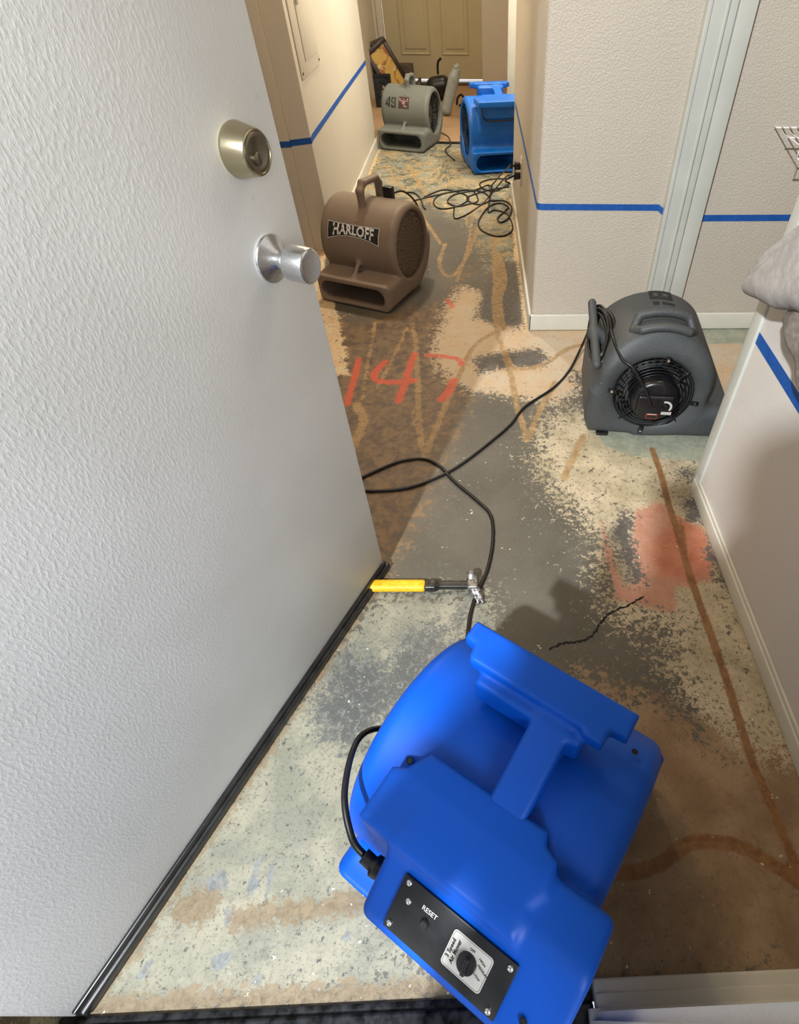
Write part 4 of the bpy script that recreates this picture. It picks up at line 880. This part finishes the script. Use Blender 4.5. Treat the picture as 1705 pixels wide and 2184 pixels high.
# ------------------------------------------------------------------ belongings by the far door
def pic(name,w,h,d,loc,rot,label,matf,art,matte=None):
    e=empty(name,loc); e.rotation_euler=rot; tag(e,label,'picture frame','framed pictures stacked by the far door')
    bw=0.16*min(w,h)
    bm=bmesh.new(); bm_box(bm,(-w/2,-d,0),(w/2,0,bw),0.003,2); bm_box(bm,(-w/2,-d,h-bw),(w/2,0,h),0.003,2); bm_box(bm,(-w/2,-d,bw),(-w/2+bw,0,h-bw),0.003,2); bm_box(bm,(w/2-bw,-d,bw),(w/2,0,h-bw),0.003,2)
    from_bm('frame',bm,matf,e,True,35); box('picture',(-w/2+bw*0.9,-d*0.5,bw*0.9),(w/2-bw*0.9,-0.002,h-bw*0.9),art,e); return e
def art_mat(name,bg,a,b):
    m=NB(name,0.35); nz=m.noise(9,4,vec=m.ob,dist=0.6); c=m.mix(m.step(nz,0.5,0.58),bg,a); c=m.mix(m.step(m.noise(22,3,vec=m.ob,off=(4,4,4)),0.6,0.66),c,b); m.set('Base Color',c); return m.m
pic('framed_picture',0.23,0.40,0.02,(-0.735,6.60,0.040),(rad(-10),rad(-30),rad(24)),'dark framed yellow picture leaning tilted on the stack by the far door',M_wood,art_mat('yellow_art',lin(208,170,84),lin(160,96,48),lin(220,200,150)))
pic('framed_picture',0.20,0.40,0.03,(-0.860,6.72,0.012),(rad(-8),rad(-12),rad(40)),'nearly black frame standing behind the tilted yellow picture',M_wood2,M_dark)
fp=pic('framed_picture',0.155,0.235,0.02,(-0.838,6.10,0.012),(rad(-6),0,rad(6)),'small black framed portrait photograph standing against the recess wall',M_dark,M_alu)
# portrait figure inside the small photograph
bm=bmesh.new(); bmesh.ops.create_uvsphere(bm,u_segments=16,v_segments=10,radius=0.013); bmesh.ops.transform(bm,matrix=Matrix.Translation((0.006,-0.0115,0.142))@Matrix.Diagonal((0.8,0.08,1,1)),verts=bm.verts); from_bm('portrait_face',bm,simple('portrait_skin',(0.35,0.2,0.15),0.5),fp,True)
mesh('portrait_body',[(-0.02,-0.0125,0.04),(0.035,-0.0125,0.04),(0.03,-0.0125,0.115),(0.012,-0.0125,0.127),(0.0,-0.0125,0.127),(-0.016,-0.0125,0.115)],[(0,1,2,3,4,5)],simple('portrait_dress',(0.22,0.13,0.10),0.5,var=0.5,scale=60),fp)
cb=box('cardboard_box',(-0.085,-0.07,0),(0.085,0.07,0.185),M_wood2,bev=0.003); cb.location=(-0.72,6.93,0.012); tag(cb,'brown box standing on the carpet against the far door','box')
def blob(name,parts,lo,hi,mat,loc,label,cat,h=0.008,k=0.02,rz_=0):
    def fn(X,Y,Z):
        d=None
        for a,b,r_ in parts:
            c=scap(X,Y,Z,a,b,r_); d=c if d is None else smin(d,c,k)
        return d
    e=empty(name,loc,rz_); tag(e,label,cat); solid('body',fn,lo,hi,h,mat,e); return e
bg=blob('black_bag',[((-0.09,0,0.06),(0.09,0,0.06),0.062),((-0.04,0,0.10),(0.04,0,0.11),0.075)],(-0.22,-0.13,-0.02),(0.22,0.13,0.24),M_black,(-0.36,6.40,0.012),'slumped black bag with upright strap in front of the far door','bag')
tube('strap',[(0.0,0,0.19),(0.0,0,0.24),(0.008,0,0.28),(0.035,0,0.305)],0.010,M_dark,bg,8)
sh=blob('brown_shoe',[((-0.03,0,0.034),(0.04,0,0.034),0.032),((0.05,0,0.05),(0.055,0,0.085),0.014),((-0.03,0,0.05),(-0.03,0,0.082),0.013)],(-0.14,-0.07,-0.01),(0.12,0.07,0.2),M_wood,(-0.57,6.21,0.113),'dark brown lumpy ornament with two raised ends beside the black bag','ornament'); sh.name='brown_ornament'; 
bx2=box('storage_tray',(-0.10,-0.07,0),(0.10,0.07,0.10),M_black,bev=0.01); bx2.location=(-0.60,6.22,0.011); tag(bx2,'low black tray carrying the brown ornament behind the grey air mover','tray')
pb=blob('wrapped_tube',[((0.0,0,0.046),(0.075,0,0.26),0.046),((0.075,0,0.26),(0.092,0,0.30),0.034)],(-0.08,-0.08,-0.02),(0.16,0.08,0.48),M_bag,(-0.270,5.80,0.012),'tall tilted tube wrapped in clear grey plastic behind the grey air mover','wrapped tube',0.007,0.02)
V_=[];
cr=bpy.data.meshes.new('crumple'); bm=bmesh.new(); bmesh.ops.create_icosphere(bm,subdivisions=3,radius=0.026)
for v in bm.verts: v.co*=1+random.uniform(-0.25,0.25); v.co+=Vector((0.100,0,0.325))
from_bm('gathered_end',bm,M_bag,pb)
lp=tube('cable_loop',[(-0.19,6.1,0.03),(-0.18,6.1,0.08),(-0.15,6.1,0.105),(-0.125,6.1,0.08),(-0.14,6.1,0.04),(-0.17,6.1,0.024)],0.009,M_dark,None,8); tag(lp,'thick dark loop standing on the carpet right of the wrapped tube','loop')

# ------------------------------------------------------------------ the photographer, standing outside the doorway behind the camera
def skin(name,pts,edges,radii,mat,parent):
    me=bpy.data.meshes.new(name); me.from_pydata(pts,edges,[]); me.update()
    o=bpy.data.objects.new(name,me); COL.objects.link(o)
    md=o.modifiers.new('skin','SKIN'); md.use_smooth_shade=True
    for v,q in zip(me.skin_vertices[0].data,radii): v.radius=(q,q) if not isinstance(q,tuple) else q
    me.skin_vertices[0].data[0].use_root=True
    sb=o.modifiers.new('sub','SUBSURF'); sb.levels=2; sb.render_levels=2
    bpy.context.view_layer.update(); m2=bpy.data.meshes.new_from_object(o.evaluated_get(bpy.context.evaluated_depsgraph_get())); m2.name=name
    bpy.data.objects.remove(o,do_unlink=True); m2.materials.clear(); m2.materials.append(mat)
    return link(bpy.data.objects.new(name,m2),parent)
ph=empty('person',(-0.215,-0.46,-0.03)); tag(ph,'person in dark work clothes on the porch holding up a phone with both hands','person')
M_skinp=simple('skin',(0.45,0.26,0.18),0.5); M_shirt=simple('dark_shirt',(0.05,0.055,0.07),0.85); M_jeans=simple('dark_jeans',(0.03,0.04,0.07),0.85); M_hair=simple('dark_hair',(0.02,0.015,0.01),0.6)
P_=[(0,0,0.95),(0,0,1.12),(0,0.0,1.30),(0,0.0,1.42),(0,0.01,1.50),(0,0.03,1.58),(0,0.05,1.68),
 (-0.18,0,1.40),(-0.25,0.03,1.16),(-0.05,0.24,1.17),(0.18,0,1.40),(0.25,0.03,1.16),(0.19,0.24,1.17),
 (-0.09,0,0.90),(-0.11,0.02,0.50),(-0.12,-0.01,0.09),(-0.13,0.11,0.045),(0.09,0,0.90),(0.11,0.02,0.50),(0.12,-0.01,0.09),(0.13,0.11,0.045)]
E_=[(0,1),(1,2),(2,3),(3,4),(4,5),(5,6),(3,7),(7,8),(8,9),(3,10),(10,11),(11,12),(0,13),(13,14),(14,15),(15,16),(0,17),(17,18),(18,19),(19,20)]
R_=[(0.15,0.11),(0.14,0.11),(0.17,0.12),(0.12,0.09),0.055,0.075,0.095,0.065,0.045,0.030,0.065,0.045,0.030,0.09,0.062,0.042,0.038,0.09,0.062,0.042,0.038]
skin('body',P_,E_,R_,M_shirt,ph)
for sx_,hx in ((-1,-0.045),(1,0.185)):
    hp=[(hx,0.25,1.17),(hx+0.008*(-sx_),0.30,1.175)]; he=[(0,1)]; hr=[0.022,0.030]
    for k in range(4):
        b=len(hp); z0=1.150+0.018*k; q=[(hx-sx_*0.006,0.33,z0),(hx-sx_*0.012,0.352,z0+0.002),(hx-sx_*0.028,0.366-0.002*k,z0+0.004)]
        hp+=q; he+=[(1,b),(b,b+1),(b+1,b+2)]; hr+=[0.0095,0.0085,0.0075]
    b=len(hp); hp+=[(hx-sx_*0.022,0.300,1.196),(hx-sx_*0.036,0.318,1.212)]; he+=[(1,b),(b,b+1)]; hr+=[0.012,0.009]
    skin('hand',hp,he,hr,M_skinp,ph)
box('phone',(0.0,0.0,0.0),(0.072,0.008,0.148),M_black,bev=0.003)
pho=bpy.data.objects['phone']; pho.rotation_euler=(rad(-47),0,0); pho.location=(-0.180,-0.150,1.135); tag(pho,'black phone held in both hands by the person on the porch','phone')
